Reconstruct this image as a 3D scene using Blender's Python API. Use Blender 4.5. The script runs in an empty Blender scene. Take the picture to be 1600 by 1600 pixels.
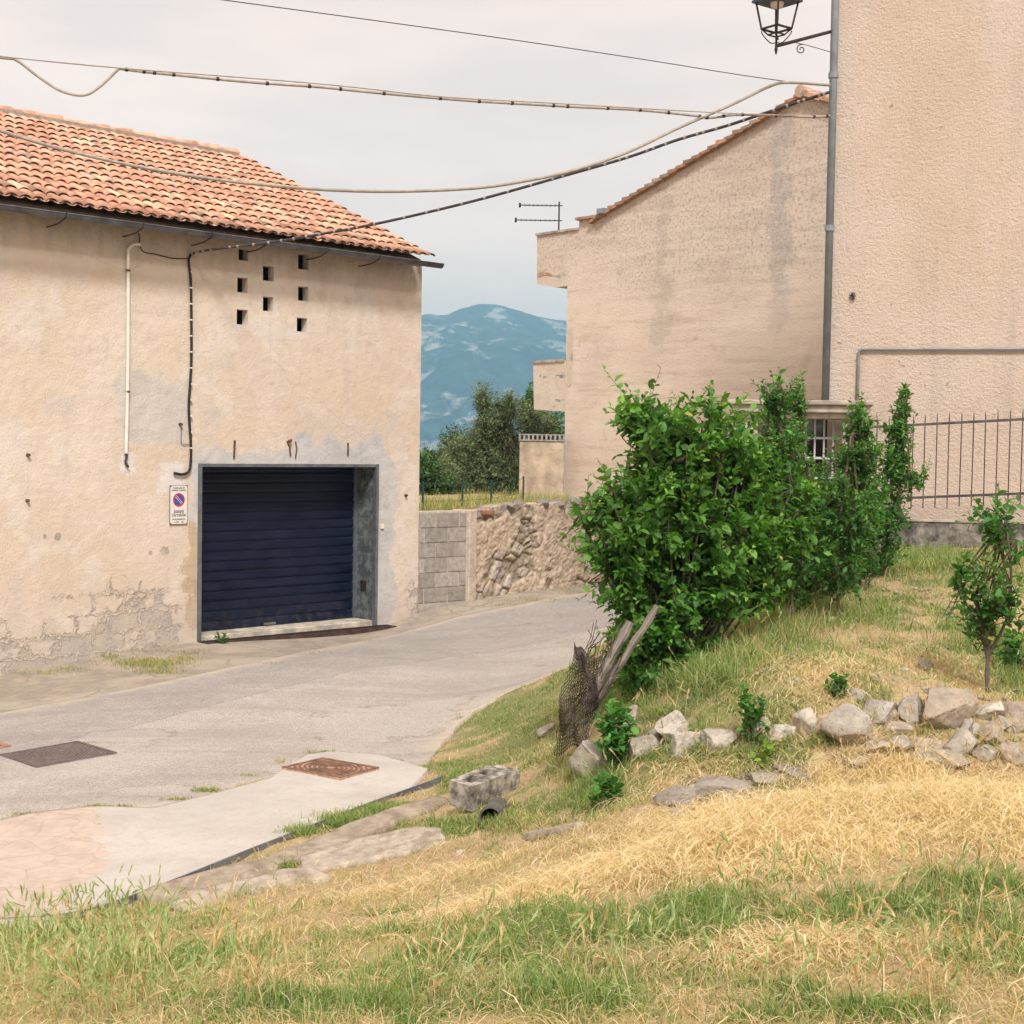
import bpy, math, random
import numpy as np
from mathutils import Matrix, Vector
random.seed(7); rng = np.random.default_rng(7)
SC = bpy.context.scene; COL = SC.collection
R = math.radians
# ------------------------------------------------------------------ camera
F = 2286.0; CAMZ = 2.6
PITCH = math.atan(100/F); ROLL = R(0.92)
M = (Matrix.Translation((0, 0, CAMZ)) @ Matrix.Rotation(math.pi/2-PITCH, 4, 'X') @ Matrix.Rotation(ROLL, 4, 'Z'))
cd = bpy.data.cameras.new('camera'); cam = bpy.data.objects.new('camera', cd); COL.objects.link(cam)
cam.matrix_world = M; cd.sensor_width = 36; cd.lens = 36*F/1600; cd.clip_end = 9000; cd.clip_start = .1
SC.camera = cam
M3 = np.array(M.to_3x3()); C0 = np.array([0, 0, CAMZ])
def ray(u, v):
    d = M3 @ np.array([(u-800)/F, -(v-800)/F, -1.0]); return d
def at(u, v, d):
    r = ray(u, v); return C0 + r*(d/r[1])
def onz(u, v, z):
    r = ray(u, v); return C0 + r*((z-CAMZ)/r[2])
def hit(u, v, p0, n):
    r = ray(u, v); p0 = np.asarray(p0, float); n = np.asarray(n, float)
    return C0 + r*(np.dot(p0-C0, n)/np.dot(r, n))
# ------------------------------------------------------------------ frames
vp = ray(3022, 735); aL = math.atan2(vp[1], vp[0])
U = np.array([math.cos(aL), math.sin(aL), 0]); N = np.array([-U[1], U[0], 0]); W = -N
O = onz(311, 1003, 0)                       # garage door left foot
def FL(u, v, off=0):                        # pixel on the facade plane (off = metres behind it) -> along, z
    p = hit(u, v, O+N*off, N); return float(np.dot(p-O, U)), float(p[2])
cornT = FL(657, 600)[0]
CORN = O+U*cornT
# ------------------------------------------------------------------ ground height
cps = [(0,1055,-.17),(150,1035,-.08),(311,1003,0),(588,970,.0),(655,940,.22),(730,944,.2),(910,915,.26),(930,950,.24),(930,1000,.14),(900,1040,.08),
 (800,1070,.05),(700,1115,.02),(660,1195,0),(0,1285,-.08),(0,1180,-.12),(150,1180,-.06),(300,1180,-.03),(515,1208,0),(400,1100,0),(600,1050,.02),
 (100,1435,-.03),(300,1370,-.02),(520,1280,0),(640,1240,0),(-200,1300,-.12),(-250,1420,-.1),(-300,1150,-.25),
 (745,1272,.22),(700,1235,.06),(690,1312,.16),(510,1378,.1),(280,1428,.05),(180,1440,.03),(770,1180,.12),(850,1110,.26),(870,1150,.4),(820,1230,.34),
 (860,1310,.42),(1000,1255,.7),(920,1225,.56),(925,1150,.66),(1100,1175,.84),(1100,1120,1.02),(1300,1200,.86),(1300,1125,1.1),(1500,1195,.9),(1500,1120,1.13),(1640,1190,.94),(1640,1110,1.16),
 (1000,1085,.92),(930,1060,.6),(950,1020,.72),(1240,1005,1.27),(1310,1003,1.29),(1100,1010,1.15),(1378,905,1.5),(1400,862,1.63),(1600,852,1.66),(1545,1088,1.14),(1200,880,1.5),(1750,880,1.62),
 (1100,1300,.88),(1500,1235,.93),(1030,1292,.78),(800,1380,.55),(600,1400,.32),(450,1450,.34),(250,1452,.22),(100,1480,.2),(0,1450,.1),(-150,1480,.12),
 (0,1600,.72),(400,1600,.84),(800,1600,.93),(1200,1600,.98),(1600,1600,1.0),(800,1500,.82),(1200,1450,.93),(1600,1450,.97),(400,1520,.62),(0,1530,.45),(1800,1350,.97)]
CP = [onz(u, v, z) for u, v, z in cps]
CP += [np.array(p, float) for p in [(0,0,1.0),(-5,0,.8),(6,0,1.05),(0,-6,1.1),(-9,4,.2),(10,6,1.2),(12,14,1.7),(6,15,1.68),(3.6,15.2,1.62),(2.6,14.6,1.5),(-14,10,-.4),(-14,16,-.5),
      (5,23,.5),(8,26.5,.6),(3,21,.35),(12,30,.7),(2.6,27,.3),(12,22,1.6),(8,18,1.7),(-10,-6,.5),(12,-6,1.2),(-20,4,-.6),(20,10,1.8),(20,30,1.2),(-6,22,.1),(-12,22,0),(0,30,.4),(-20,30,0)]]
CP = np.array(CP)
def _k(r2): return np.where(r2 > 1e-12, r2*np.log(np.maximum(r2, 1e-12)), 0)
n_ = len(CP); d2 = ((CP[:, None, :2]-CP[None, :, :2])**2).sum(-1)
A = np.zeros((n_+3, n_+3)); A[:n_, :n_] = _k(d2)+np.eye(n_)*.06; A[:n_, n_] = 1; A[:n_, n_+1:] = CP[:, :2]; A[n_:, :n_] = A[:n_, n_:].T
wt = np.linalg.solve(A, np.concatenate([CP[:, 2], [0, 0, 0]]))
def smooth(x): x = np.clip(x, 0, 1); return x*x*(3-2*x)
BWR = onz(729, 943, .2)                                          # block wall right end
SWR = onz(915, 914, .26)                                         # stone wall, where it goes behind the bush
WP = np.array([CORN-U*24+N*.9, CORN+N*.9+U*-.02, CORN+U*.02+N*.1, BWR, SWR, SWR+U*9])[:, :2]
def wall_sd(X, Y):                                               # distance behind the retaining line (positive = behind)
    best = np.full(X.shape, 1e9); sg = np.ones(X.shape)
    for a, b in zip(WP[:-1], WP[1:]):
        ab = b-a; L2 = (ab**2).sum(); t = np.clip(((X-a[0])*ab[0]+(Y-a[1])*ab[1])/L2, 0, 1)
        dx = X-a[0]-t*ab[0]; dy = Y-a[1]-t*ab[1]; d = np.hypot(dx, dy); s = np.sign(ab[0]*(Y-a[1])-ab[1]*(X-a[0]))
        m = d < best; best = np.where(m, d, best); sg = np.where(m, s, sg)
    return best*sg
def tps(X, Y):
    X = np.asarray(X, float); Y = np.asarray(Y, float); sh = X.shape; x = np.clip(X.ravel(), -24, 24); y = np.clip(Y.ravel(), -8, 34)
    out = np.empty(len(x))
    for i in range(0, len(x), 40000):
        xs, ys = x[i:i+40000], y[i:i+40000]
        out[i:i+40000] = _k((xs[:, None]-CP[None, :, 0])**2+(ys[:, None]-CP[None, :, 1])**2) @ wt[:n_]+wt[n_]+wt[n_+1]*xs+wt[n_+2]*ys
    return out.reshape(sh)
# value noise
_T = rng.random((64, 64, 64))
def vnoise(P, sc=1.0, seed=0):
    P = np.asarray(P, float)*sc+seed*7.31; i = np.floor(P).astype(int); f = P-i; f = f*f*(3-2*f); o = 0
    for dx in (0, 1):
        for dy in (0, 1):
            for dz in (0, 1):
                w = (f[..., 0] if dx else 1-f[..., 0])*(f[..., 1] if dy else 1-f[..., 1])*(f[..., 2] if dz else 1-f[..., 2])
                o = o+w*_T[(i[..., 0]+dx) % 64, (i[..., 1]+dy) % 64, (i[..., 2]+dz) % 64]
    return o
def fbm(P, sc=1.0, oc=4, seed=0):
    s = 0; a = .5; t = 0
    for k in range(oc): s = s+a*vnoise(P, sc*2**k, seed+k); t += a; a *= .5
    return s/t
def stackP(X, Y, Z=0): X = np.asarray(X, float); return np.stack([X, np.asarray(Y, float)+0*X, np.zeros_like(X)+Z], -1)
def hz(X, Y):
    X = np.asarray(X, float); Y = np.asarray(Y, float)
    z = tps(X, Y); s = wall_sd(X, Y)
    back = 1.36-np.clip(Y-40, 0, 1e9)*.10+smooth((Y-60)/400.)*0
    back = np.maximum(back, -40)
    z = z*(1-smooth((s-.08)/.25))+back*smooth((s-.08)/.25)
    far = smooth((np.hypot(X, Y-10)-26)/30)*(1-smooth((s)/1.0))
    return z*(1-far)+np.minimum(z, .8)*far
def hz1(x, y): return float(hz(np.array([x]), np.array([y]))[0])
def G(u, v):                                                     # pixel -> point on the ground in front
    r = ray(u, v); lo, hi = 3., 34.
    for n in (48, 12, 8):
        y = np.linspace(lo, hi, n); X = r[0]/r[1]*y; Z = CAMZ+r[2]/r[1]*y; h = tps(X, y); i = int(np.argmax(Z < h))
        if i == 0: i = n-1
        a, b = Z[i-1]-h[i-1], Z[i]-h[i]; lo, hi = y[i-1], y[i]
    t = a/(a-b); yy = lo+t*(hi-lo)
    return np.array([r[0]/r[1]*yy, yy, CAMZ+r[2]/r[1]*yy])
def pip(X, Y, poly):
    if len(poly) > 200: poly = poly[::3]
    ins = np.zeros(np.shape(X), bool); n = len(poly)
    for i in range(n):
        x1, y1 = poly[i][:2]; x2, y2 = poly[(i+1) % n][:2]
        c = ((y1 > Y) != (y2 > Y)) & (X < (x2-x1)*(Y-y1)/((y2-y1) if y2 != y1 else 1e-9)+x1); ins ^= c
    return ins
def polysd(X, Y, pl):                                            # signed distance to an open polyline
    best = np.full(np.shape(X), 1e9); sg = np.ones(np.shape(X)); 
    for a, b in zip(pl[:-1], pl[1:]):
        a = np.asarray(a)[:2]; b = np.asarray(b)[:2]; ab = b-a; t = np.clip(((X-a[0])*ab[0]+(Y-a[1])*ab[1])/(ab**2).sum(), 0, 1)
        dx = X-a[0]-t*ab[0]; dy = Y-a[1]-t*ab[1]; d = np.hypot(dx, dy); s = np.sign(ab[0]*(Y-a[1])-ab[1]*(X-a[0]))
        m = d < best; best = np.where(m, d, best); sg = np.where(m, s, sg)
    return best*sg
# ------------------------------------------------------------------ mesh helpers
def tag(o, label=None, cat=None, group=None, kind=None):
    if label: o['label'] = label
    if cat: o['category'] = cat
    if group: o['group'] = group
    if kind: o['kind'] = kind
    return o
def link(o, parent=None):
    COL.objects.link(o)
    if parent is not None: o.parent = parent
    return o
def empty(name, loc=(0, 0, 0), rz=0, **k):
    o = bpy.data.objects.new(name, None); o.location = loc; o.rotation_euler = (0, 0, rz); o.empty_display_size = .2; link(o); return tag(o, **k)
def fast(name, V, T, mat, parent=None, col=None, smoothf=False, attrs=None):
    V = np.asarray(V, np.float32); T = np.asarray(T, np.int32); k = T.shape[1]
    me = bpy.data.meshes.new(name); me.vertices.add(len(V)); me.vertices.foreach_set('co', V.ravel())
    me.loops.add(T.size); me.loops.foreach_set('vertex_index', T.ravel()); me.polygons.add(len(T))
    me.polygons.foreach_set('loop_start', np.arange(0, T.size, k, dtype=np.int32))
    me.update(calc_edges=True)
    if smoothf: me.polygons.foreach_set('use_smooth', np.ones(len(T), bool))
    if col is not None:
        c = np.ones((len(V), 4), np.float32); c[:, :3] = col
        a = me.attributes.new('tint', 'FLOAT_COLOR', 'POINT'); a.data.foreach_set('color', c.ravel())
    for nm, arr in (attrs or {}).items():
        a = me.attributes.new(nm, 'FLOAT', 'POINT'); a.data.foreach_set('value', np.asarray(arr, np.float32).ravel())
    me.materials.append(mat); me.validate(); me.update()
    return link(bpy.data.objects.new(name, me), parent)
class MB:
    def __init__(s): s.v = []; s.f = []; s.c = []; s.col = (1, 1, 1)
    def add(s, vs, fs):
        b = len(s.v); s.v += [tuple(map(float, p)) for p in vs]; s.f += [tuple(i+b for i in f) for f in fs]; s.c += [s.col]*len(vs); return s
    def box(s, x0, x1, y0, y1, z0, z1):
        v = [(x, y, z) for z in (z0, z1) for y in (y0, y1) for x in (x0, x1)]
        return s.add(v, [(0,2,3,1),(4,5,7,6),(0,1,5,4),(2,6,7,3),(0,4,6,2),(1,3,7,5)])
    def obox(s, p, ax, ay, az):                                  # oriented box, centre p and half axes
        p, ax, ay, az = map(np.asarray, (p, ax, ay, az))
        v = [p+i*ax+j*ay+k*az for k in (-1, 1) for j in (-1, 1) for i in (-1, 1)]
        return s.add(v, [(0,2,3,1),(4,5,7,6),(0,1,5,4),(2,6,7,3),(0,4,6,2),(1,3,7,5)])
    def quad(s, a, b, c, d): return s.add([a, b, c, d], [(0, 1, 2, 3)])
    def prism(s, poly, y0, y1):                                  # poly in x,z extruded along y
        n = len(poly); v = [(x, y0, z) for x, z in poly]+[(x, y1, z) for x, z in poly]
        return s.add(v, [tuple(range(n)), tuple(range(2*n-1, n-1, -1))]+[(i, i+n, (i+1) % n+n, (i+1) % n) for i in range(n)])
    def tube(s, pts, r, sides=8, cap=True):
        pts = [np.asarray(p, float) for p in pts]; n = len(pts); rr = r if hasattr(r, '__len__') else [r]*n
        vs = []; t0 = pts[1]-pts[0]; ref = np.array([0, 0, 1.]) if abs(t0[2]) < .9*np.linalg.norm(t0) else np.array([1., 0, 0])
        for i in range(n):
            t = pts[min(i+1, n-1)]-pts[max(i-1, 0)]; t = t/(np.linalg.norm(t)+1e-9); a = np.cross(t, ref); a /= np.linalg.norm(a)+1e-9; b = np.cross(t, a); ref = -np.cross(t, a) if False else np.cross(a, t)
            for k in range(sides):
                an = 2*math.pi*k/sides; vs.append(pts[i]+rr[i]*(math.cos(an)*a+math.sin(an)*b))
        fs = [(i*sides+k, i*sides+(k+1) % sides, (i+1)*sides+(k+1) % sides, (i+1)*sides+k) for i in range(n-1) for k in range(sides)]
        if cap: fs += [tuple(range(sides))[::-1], tuple(range((n-1)*sides, n*sides))]
        return s.add(vs, fs)
    def build(s, name, mat, parent=None, sm=False, bevel=0, tint=False):
        me = bpy.data.meshes.new(name); me.from_pydata(s.v, [], s.f); me.materials.append(mat)
        if tint:
            c = np.ones((len(s.v), 4), np.float32); c[:, :3] = np.array(s.c)
            a = me.attributes.new('tint', 'FLOAT_COLOR', 'POINT'); a.data.foreach_set('color', c.ravel())
        me.validate(); me.update()
        if sm: me.polygons.foreach_set('use_smooth', np.ones(len(me.polygons), bool))
        o = link(bpy.data.objects.new(name, me), parent)
        if bevel:
            m = o.modifiers.new('b', 'BEVEL'); m.width = bevel; m.segments = 2; m.limit_method = 'ANGLE'
        return o
def spline(pts, n=40):                                           # Catmull-Rom through points
    P = [np.asarray(p, float) for p in pts]; P = [2*P[0]-P[1]]+P+[2*P[-1]-P[-2]]; out = []; m = len(P)-3
    for i in range(m):
        k = max(2, n//m)
        for j in range(k):
            t = j/k; a, b, c, d = P[i:i+4]
            out.append(.5*((2*b)+(-a+c)*t+(2*a-5*b+4*c-d)*t*t+(-a+3*b-3*c+d)*t**3))
    out.append(P[-2]); return out
# ------------------------------------------------------------------ material helpers
class MT:
    def __init__(s, name, vol=False):
        s.m = bpy.data.materials.new(name); s.m.use_nodes = True; s.t = s.m.node_tree; s.n = s.t.nodes
        s.p = s.n['Principled BSDF']; s.out = s.n['Material Output']; s._c = None
    def L(s, a, b): s.t.links.new(a, b)
    def put(s, sock, v):
        if hasattr(v, 'is_output'): s.L(v, sock)
        elif isinstance(v, (tuple, list)) and len(v) == 3 and sock.type == 'RGBA': sock.default_value = (*v, 1)
        else: sock.default_value = v
    def co(s):
        if s._c is None: s._c = s.n.new('ShaderNodeTexCoord').outputs['Object']
        return s._c
    def mapg(s, scale=(1, 1, 1), rot=(0, 0, 0), loc=(0, 0, 0)):
        n = s.n.new('ShaderNodeMapping'); s.L(s.co(), n.inputs[0]); n.inputs['Scale'].default_value = scale; n.inputs['Rotation'].default_value = rot; n.inputs['Location'].default_value = loc; return n.outputs[0]
    def noise(s, sc, det=4, rough=.55, co=None, dist=0, c=False):
        n = s.n.new('ShaderNodeTexNoise'); s.L(co or s.co(), n.inputs['Vector']); n.inputs['Scale'].default_value = sc; n.inputs['Detail'].default_value = det
        n.inputs['Roughness'].default_value = rough; n.inputs['Distortion'].default_value = dist; return n.outputs['Color' if c else 'Fac']
    def voro(s, sc, feat='F1', out='Distance', co=None, rnd=1):
        n = s.n.new('ShaderNodeTexVoronoi'); n.feature = feat; s.L(co or s.co(), n.inputs['Vector']); n.inputs['Scale'].default_value = sc; n.inputs['Randomness'].default_value = rnd; return n.outputs[out]
    def ma(s, op, a, b=None, c=None, clamp=False):
        n = s.n.new('ShaderNodeMath'); n.operation = op; n.use_clamp = clamp; s.put(n.inputs[0], a)
        if b is not None: s.put(n.inputs[1], b)
        if c is not None: s.put(n.inputs[2], c)
        return n.outputs[0]
    def mr(s, v, a, b, c=0., d=1.):
        n = s.n.new('ShaderNodeMapRange'); n.interpolation_type = 'SMOOTHSTEP'
        if a > b: a, b, c, d = b, a, d, c
        s.put(n.inputs[0], v)
        for i, x in enumerate((a, b, c, d)): n.inputs[i+1].default_value = x
        return n.outputs[0]
    def mix(s, f, a, b, mode='MIX'):
        n = s.n.new('ShaderNodeMix'); n.data_type = 'RGBA'; n.blend_type = mode; s.put(n.inputs['Factor'], f); s.put(n.inputs['A'], a); s.put(n.inputs['B'], b)
        return n.outputs['Result']
    def sep(s, v):
        n = s.n.new('ShaderNodeSeparateXYZ'); s.L(v, n.inputs[0]); return n.outputs
    def attr(s, name, out='Color'):
        n = s.n.new('ShaderNodeAttribute'); n.attribute_name = name; return n.outputs[out]
    def bump(s, h, st=.5, dist=.01, nrm=None):
        n = s.n.new('ShaderNodeBump'); s.L(h, n.inputs['Height']); n.inputs['Strength'].default_value = st; n.inputs['Distance'].default_value = dist
        if nrm: s.L(nrm, n.inputs['Normal'])
        return n.outputs[0]
    def fin(s, col=None, rough=.9, met=0, bump=None, spec=.3):
        if col is not None: s.put(s.p.inputs['Base Color'], col)
        s.put(s.p.inputs['Roughness'], rough); s.put(s.p.inputs['Metallic'], met); s.p.inputs['Specular IOR Level'].default_value = spec
        if bump: s.L(bump, s.p.inputs['Normal'])
        return s.m
    def box(s, x, z, x0, x1, z0, z1, soft=.03, wob=None):        # ragged box mask
        if wob is not None: x = s.ma('ADD', x, wob); z = s.ma('ADD', z, wob)
        a = s.ma('MULTIPLY', s.mr(x, x0-soft, x0+soft), s.mr(x, x1+soft, x1-soft)); b = s.ma('MULTIPLY', s.mr(z, z0-soft, z0+soft), s.mr(z, z1+soft, z1-soft))
        return s.ma('MULTIPLY', a, b)
def simple(name, col, rough=.8, met=0, spec=.3, ns=12, amt=.35, bs=60, bd=.002):
    m = MT(name); c = m.mix(m.mr(m.noise(ns, 6), .3, .75), tuple(x*(1-amt) for x in col), tuple(min(1, x*(1+amt*.5)) for x in col))
    return m.fin(c, rough, met, m.bump(m.noise(bs, 4), .6, bd), spec)

# ---- plaster of the garage building
PL = (.62, .46, .315)
def mat_facade():
    m = MT('worn_cream_plaster'); x, y, z = m.sep(m.co()); wn = m.noise(2.2, 5, .6); wob = m.mr(wn, .25, .75, -.14, .14); fine = m.noise(24, 5, .6)
    wob2 = m.ma('ADD', wob, m.mr(fine, .3, .7, -.03, .03))
    big = m.noise(.55, 5, .6); med = m.noise(3.4, 7, .65)
    c = m.mix(m.mr(big, .35, .65), (.60, .435, .285), (.66, .505, .36))
    c = m.mix(m.mr(med, .45, .72), c, (.56, .42, .29)); c = m.mix(m.ma('MULTIPLY', m.mr(m.noise(1.1, 6, .7, co=m.mapg(loc=(4, 0, 9))), .52, .62), .45), c, (.67, .55, .43))
    c = m.mix(m.mr(m.noise(90, 3), .56, .72, 0, .35), c, (.40, .29, .19))
    def patch(c, u0, v0, u1, v1, col, soft=.04, amt=1, w=wob2):
        t0, z1 = FL(u0, v0); t1, z0 = FL(u1, v1)
        return m.mix(m.ma('MULTIPLY', m.box(x, z, t0, t1, z0, z1, soft, w), amt), c, col)
    grey = m.mix(m.mr(med, .3, .7), (.46, .385, .30), (.56, .47, .375)); conc = m.mix(m.mr(med, .3, .7), (.40, .355, .30), (.54, .475, .40))
    c = patch(c, 180, 585, 296, 702, grey, .05, .75); c = patch(c, 70, 622, 112, 650, grey, .03, .5)
    c = patch(c, 312, 640, 345, 668, grey, .03, .6); c = patch(c, 470, 655, 590, 690, grey, .06, .35); c = patch(c, 600, 640, 622, 670, grey, .03, .6)
    c = patch(c, 360, 500, 480, 530, (.62, .52, .42), .06, .4)
    c = patch(c, 306, 700, 470, 735, conc, .03, .8); c = patch(c, 455, 686, 600, 735, conc, .03, .95)
    c = patch(c, 586, 700, 612, 985, conc, .04, .85); c = patch(c, 300, 715, 314, 815, conc, .02, .9)
    c = patch(c, 292, 812, 311, 985, (.44, .28, .15), .03, .75); c = patch(c, 286, 905, 311, 940, (.40, .25, .13), .02, .6)
    c = patch(c, 252, 722, 292, 756, (.66, .57, .48), .03, .6); c = patch(c, 183, 715, 208, 745, (.66, .57, .48), .02, .7)
    # exposed blocks low on the wall
    br = m.n.new('ShaderNodeTexBrick'); cx = m.n.new('ShaderNodeCombineXYZ'); jg = m.mr(m.noise(7, 6, .75), .3, .7, -.035, .035); m.L(m.ma('ADD', x, m.ma('ADD', jg, m.ma('MULTIPLY', wob, .12))), cx.inputs[0]); m.L(m.ma('ADD', z, m.ma('ADD', jg, m.ma('MULTIPLY', wob, .10))), cx.inputs[1]); m.L(cx.outputs[0], br.inputs[0])
    br.inputs['Scale'].default_value = 1; br.inputs['Brick Width'].default_value = .44; br.inputs['Row Height'].default_value = .235; br.inputs['Mortar Size'].default_value = .022; br.inputs['Mortar Smooth'].default_value = .5
    br.inputs['Color1'].default_value = (0, 0, 0, 1); br.inputs['Color2'].default_value = (.6, .6, .6, 1); br.inputs['Mortar'].default_value = (1, 1, 1, 1)
    ins = m.ma('MAXIMUM', m.ma('SUBTRACT', 1, br.outputs['Fac']), m.mr(m.noise(4, 5, .7, co=m.mapg(loc=(7, 1, 1))), .50, .56))
    low = m.mr(m.ma('ADD', z, m.ma('MULTIPLY', m.ma('SUBTRACT', m.noise(1.1, 4), .5), 3.0)), 1.25, .2)
    lf = m.mr(x, -.35, -.15, 1, .0); rt = m.ma('MULTIPLY', m.mr(x, 3.3, 3.7, 0, .7), 1.0); lat = m.ma('MAXIMUM', lf, rt)
    rnd = m.mr(br.outputs['Color'], .0, .6, -.14, .10)
    ex = m.mr(m.ma('ADD', m.ma('ADD', m.ma('MULTIPLY', m.ma('MULTIPLY', low, lat), .40), m.ma('MULTIPLY', m.noise(3.1, 6, .68, co=m.mapg(loc=(1, 7, 3))), .75)), rnd), .66, .72)
    exb = m.ma('MULTIPLY', ex, ins)
    blk = m.mix(m.mr(m.noise(30, 5, .7), .35, .7), (.25, .19, .145), (.50, .40, .30)); blk = m.mix(m.mr(m.noise(2.5, 3), .42, .62), blk, (.50, .38, .26))
    c = m.mix(m.ma('MULTIPLY', exb, .85), c, blk)
    c = m.mix(m.ma('MULTIPLY', m.mr(m.ma('ADD', z, wob), .5, -.1), .35), c, (.45, .36, .26))
    # dirt under the eaves
    ez = FL(330, 372)[1]; st = m.noise(1.0, 5, .6, co=m.mapg(scale=(5, 1, .7)))
    e = m.ma('MULTIPLY', m.mr(m.ma('ADD', z, m.ma('MULTIPLY', m.ma('SUBTRACT', st, .5), -1.1)), ez-.5, ez), m.mr(m.noise(14, 6, .7), .3, .62, .3, 1))
    c = m.mix(m.ma('MULTIPLY', e, .55), c, (.27, .235, .165))
    h = m.ma('ADD', m.ma('MULTIPLY', m.noise(45, 6, .65), .5), m.ma('MULTIPLY', m.noise(7, 5, .6), 1.0)); h = m.ma('SUBTRACT', h, m.ma('MULTIPLY', exb, .5))
    cr = m.voro(.9, 'DISTANCE_TO_EDGE', co=m.mix(.12, m.co(), m.noise(3, 4, c=True))); crm = m.ma('MULTIPLY', m.mr(cr, .006, .0), m.mr(m.noise(.9, 2), .48, .56)); c = m.mix(m.ma('MULTIPLY', crm, .22), c, (.25, .19, .13))
    c = m.mix(m.ma('MULTIPLY', m.mr(m.noise(6, 7, .75, co=m.mapg(loc=(2, 5, 8))), .52, .66), .30), c, (.47, .36, .26))
    st2 = m.noise(1.0, 6, .7, co=m.mapg(scale=(3.5, 1, .6), loc=(3, 0, 5))); c = m.mix(m.ma('MULTIPLY', m.mr(st2, .50, .72), .30), c, (.45, .36, .28))
    c = m.mix(m.ma('MULTIPLY', m.mr(m.ma('ADD', z, m.ma('MULTIPLY', m.noise(1.5, 6, .7), 1.6)), 1.9, .6), m.mr(m.noise(5, 7, .8), .38, .62, 0, .45)), c, (.42, .335, .27))
    c = m.mix(1, c, (1.01, 1.13, 1.33), 'MULTIPLY')
    return m.fin(c, .95, 0, m.bump(h, .9, .02), .15)
# ---- rough stucco of the tall building
def mat_stucco():
    m = MT('rough_peach_stucco'); x, y, z = m.sep(m.co())
    c = m.mix(m.mr(m.noise(.7, 5), .3, .7), (.62, .445, .30), (.69, .51, .365)); 
    v = m.noise(25, 6, .72, co=m.mapg(scale=(1, 1, 1.25)), dist=.2); v2 = m.noise(38, 4, .6)
    c = m.mix(m.mr(v, .54, .68, 0, .42), c, (.40, .27, .18)); c = m.mix(m.mr(v2, .6, .7, 0, .4), c, (.36, .24, .16)); c = m.mix(m.ma('MULTIPLY', m.mr(m.noise(1.0, 6, .65, co=m.mapg(scale=(4, 1, .35), loc=(1, 2, 3))), .52, .70), .35), c, (.46, .34, .25)); c = m.mix(m.ma('MULTIPLY', m.mr(m.noise(.8, 6, .7, co=m.mapg(loc=(6, 2, 4))), .5, .66), .3), c, (.66, .54, .42))
    c = m.mix(m.ma('MULTIPLY', m.mr(x, .45, .0), m.mr(m.noise(3, 6, .7), .4, .6, .1, .45)), c, (.60, .50, .39)); c = m.mix(1, c, (.91, 1.0, 1.17), 'MULTIPLY'); c = m.mix(m.ma('MULTIPLY', m.mr(z, 3.1, 1.9), .6), c, (.72, .58, .48))
    c = m.mix(m.ma('MULTIPLY', m.mr(m.noise(1.5, 5, .6, co=m.mapg(scale=(2.5, 1, .5))), .52, .75), .3), c, (.50, .36, .25))
    v3 = m.noise(13, 6, .8, co=m.mapg(loc=(5, 1, 2))); pit = m.mr(v3, .60, .68); c = m.mix(m.ma('MULTIPLY', pit, .5), c, (.34, .23, .16)); h = m.ma('SUBTRACT', m.ma('ADD', m.ma('MULTIPLY', v, 1.0), m.ma('ADD', m.ma('MULTIPLY', v2, .45), m.ma('MULTIPLY', v3, .8))), m.ma('MULTIPLY', pit, .5))
    return m.fin(c, .95, 0, m.bump(h, .95, .026), .15)
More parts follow.
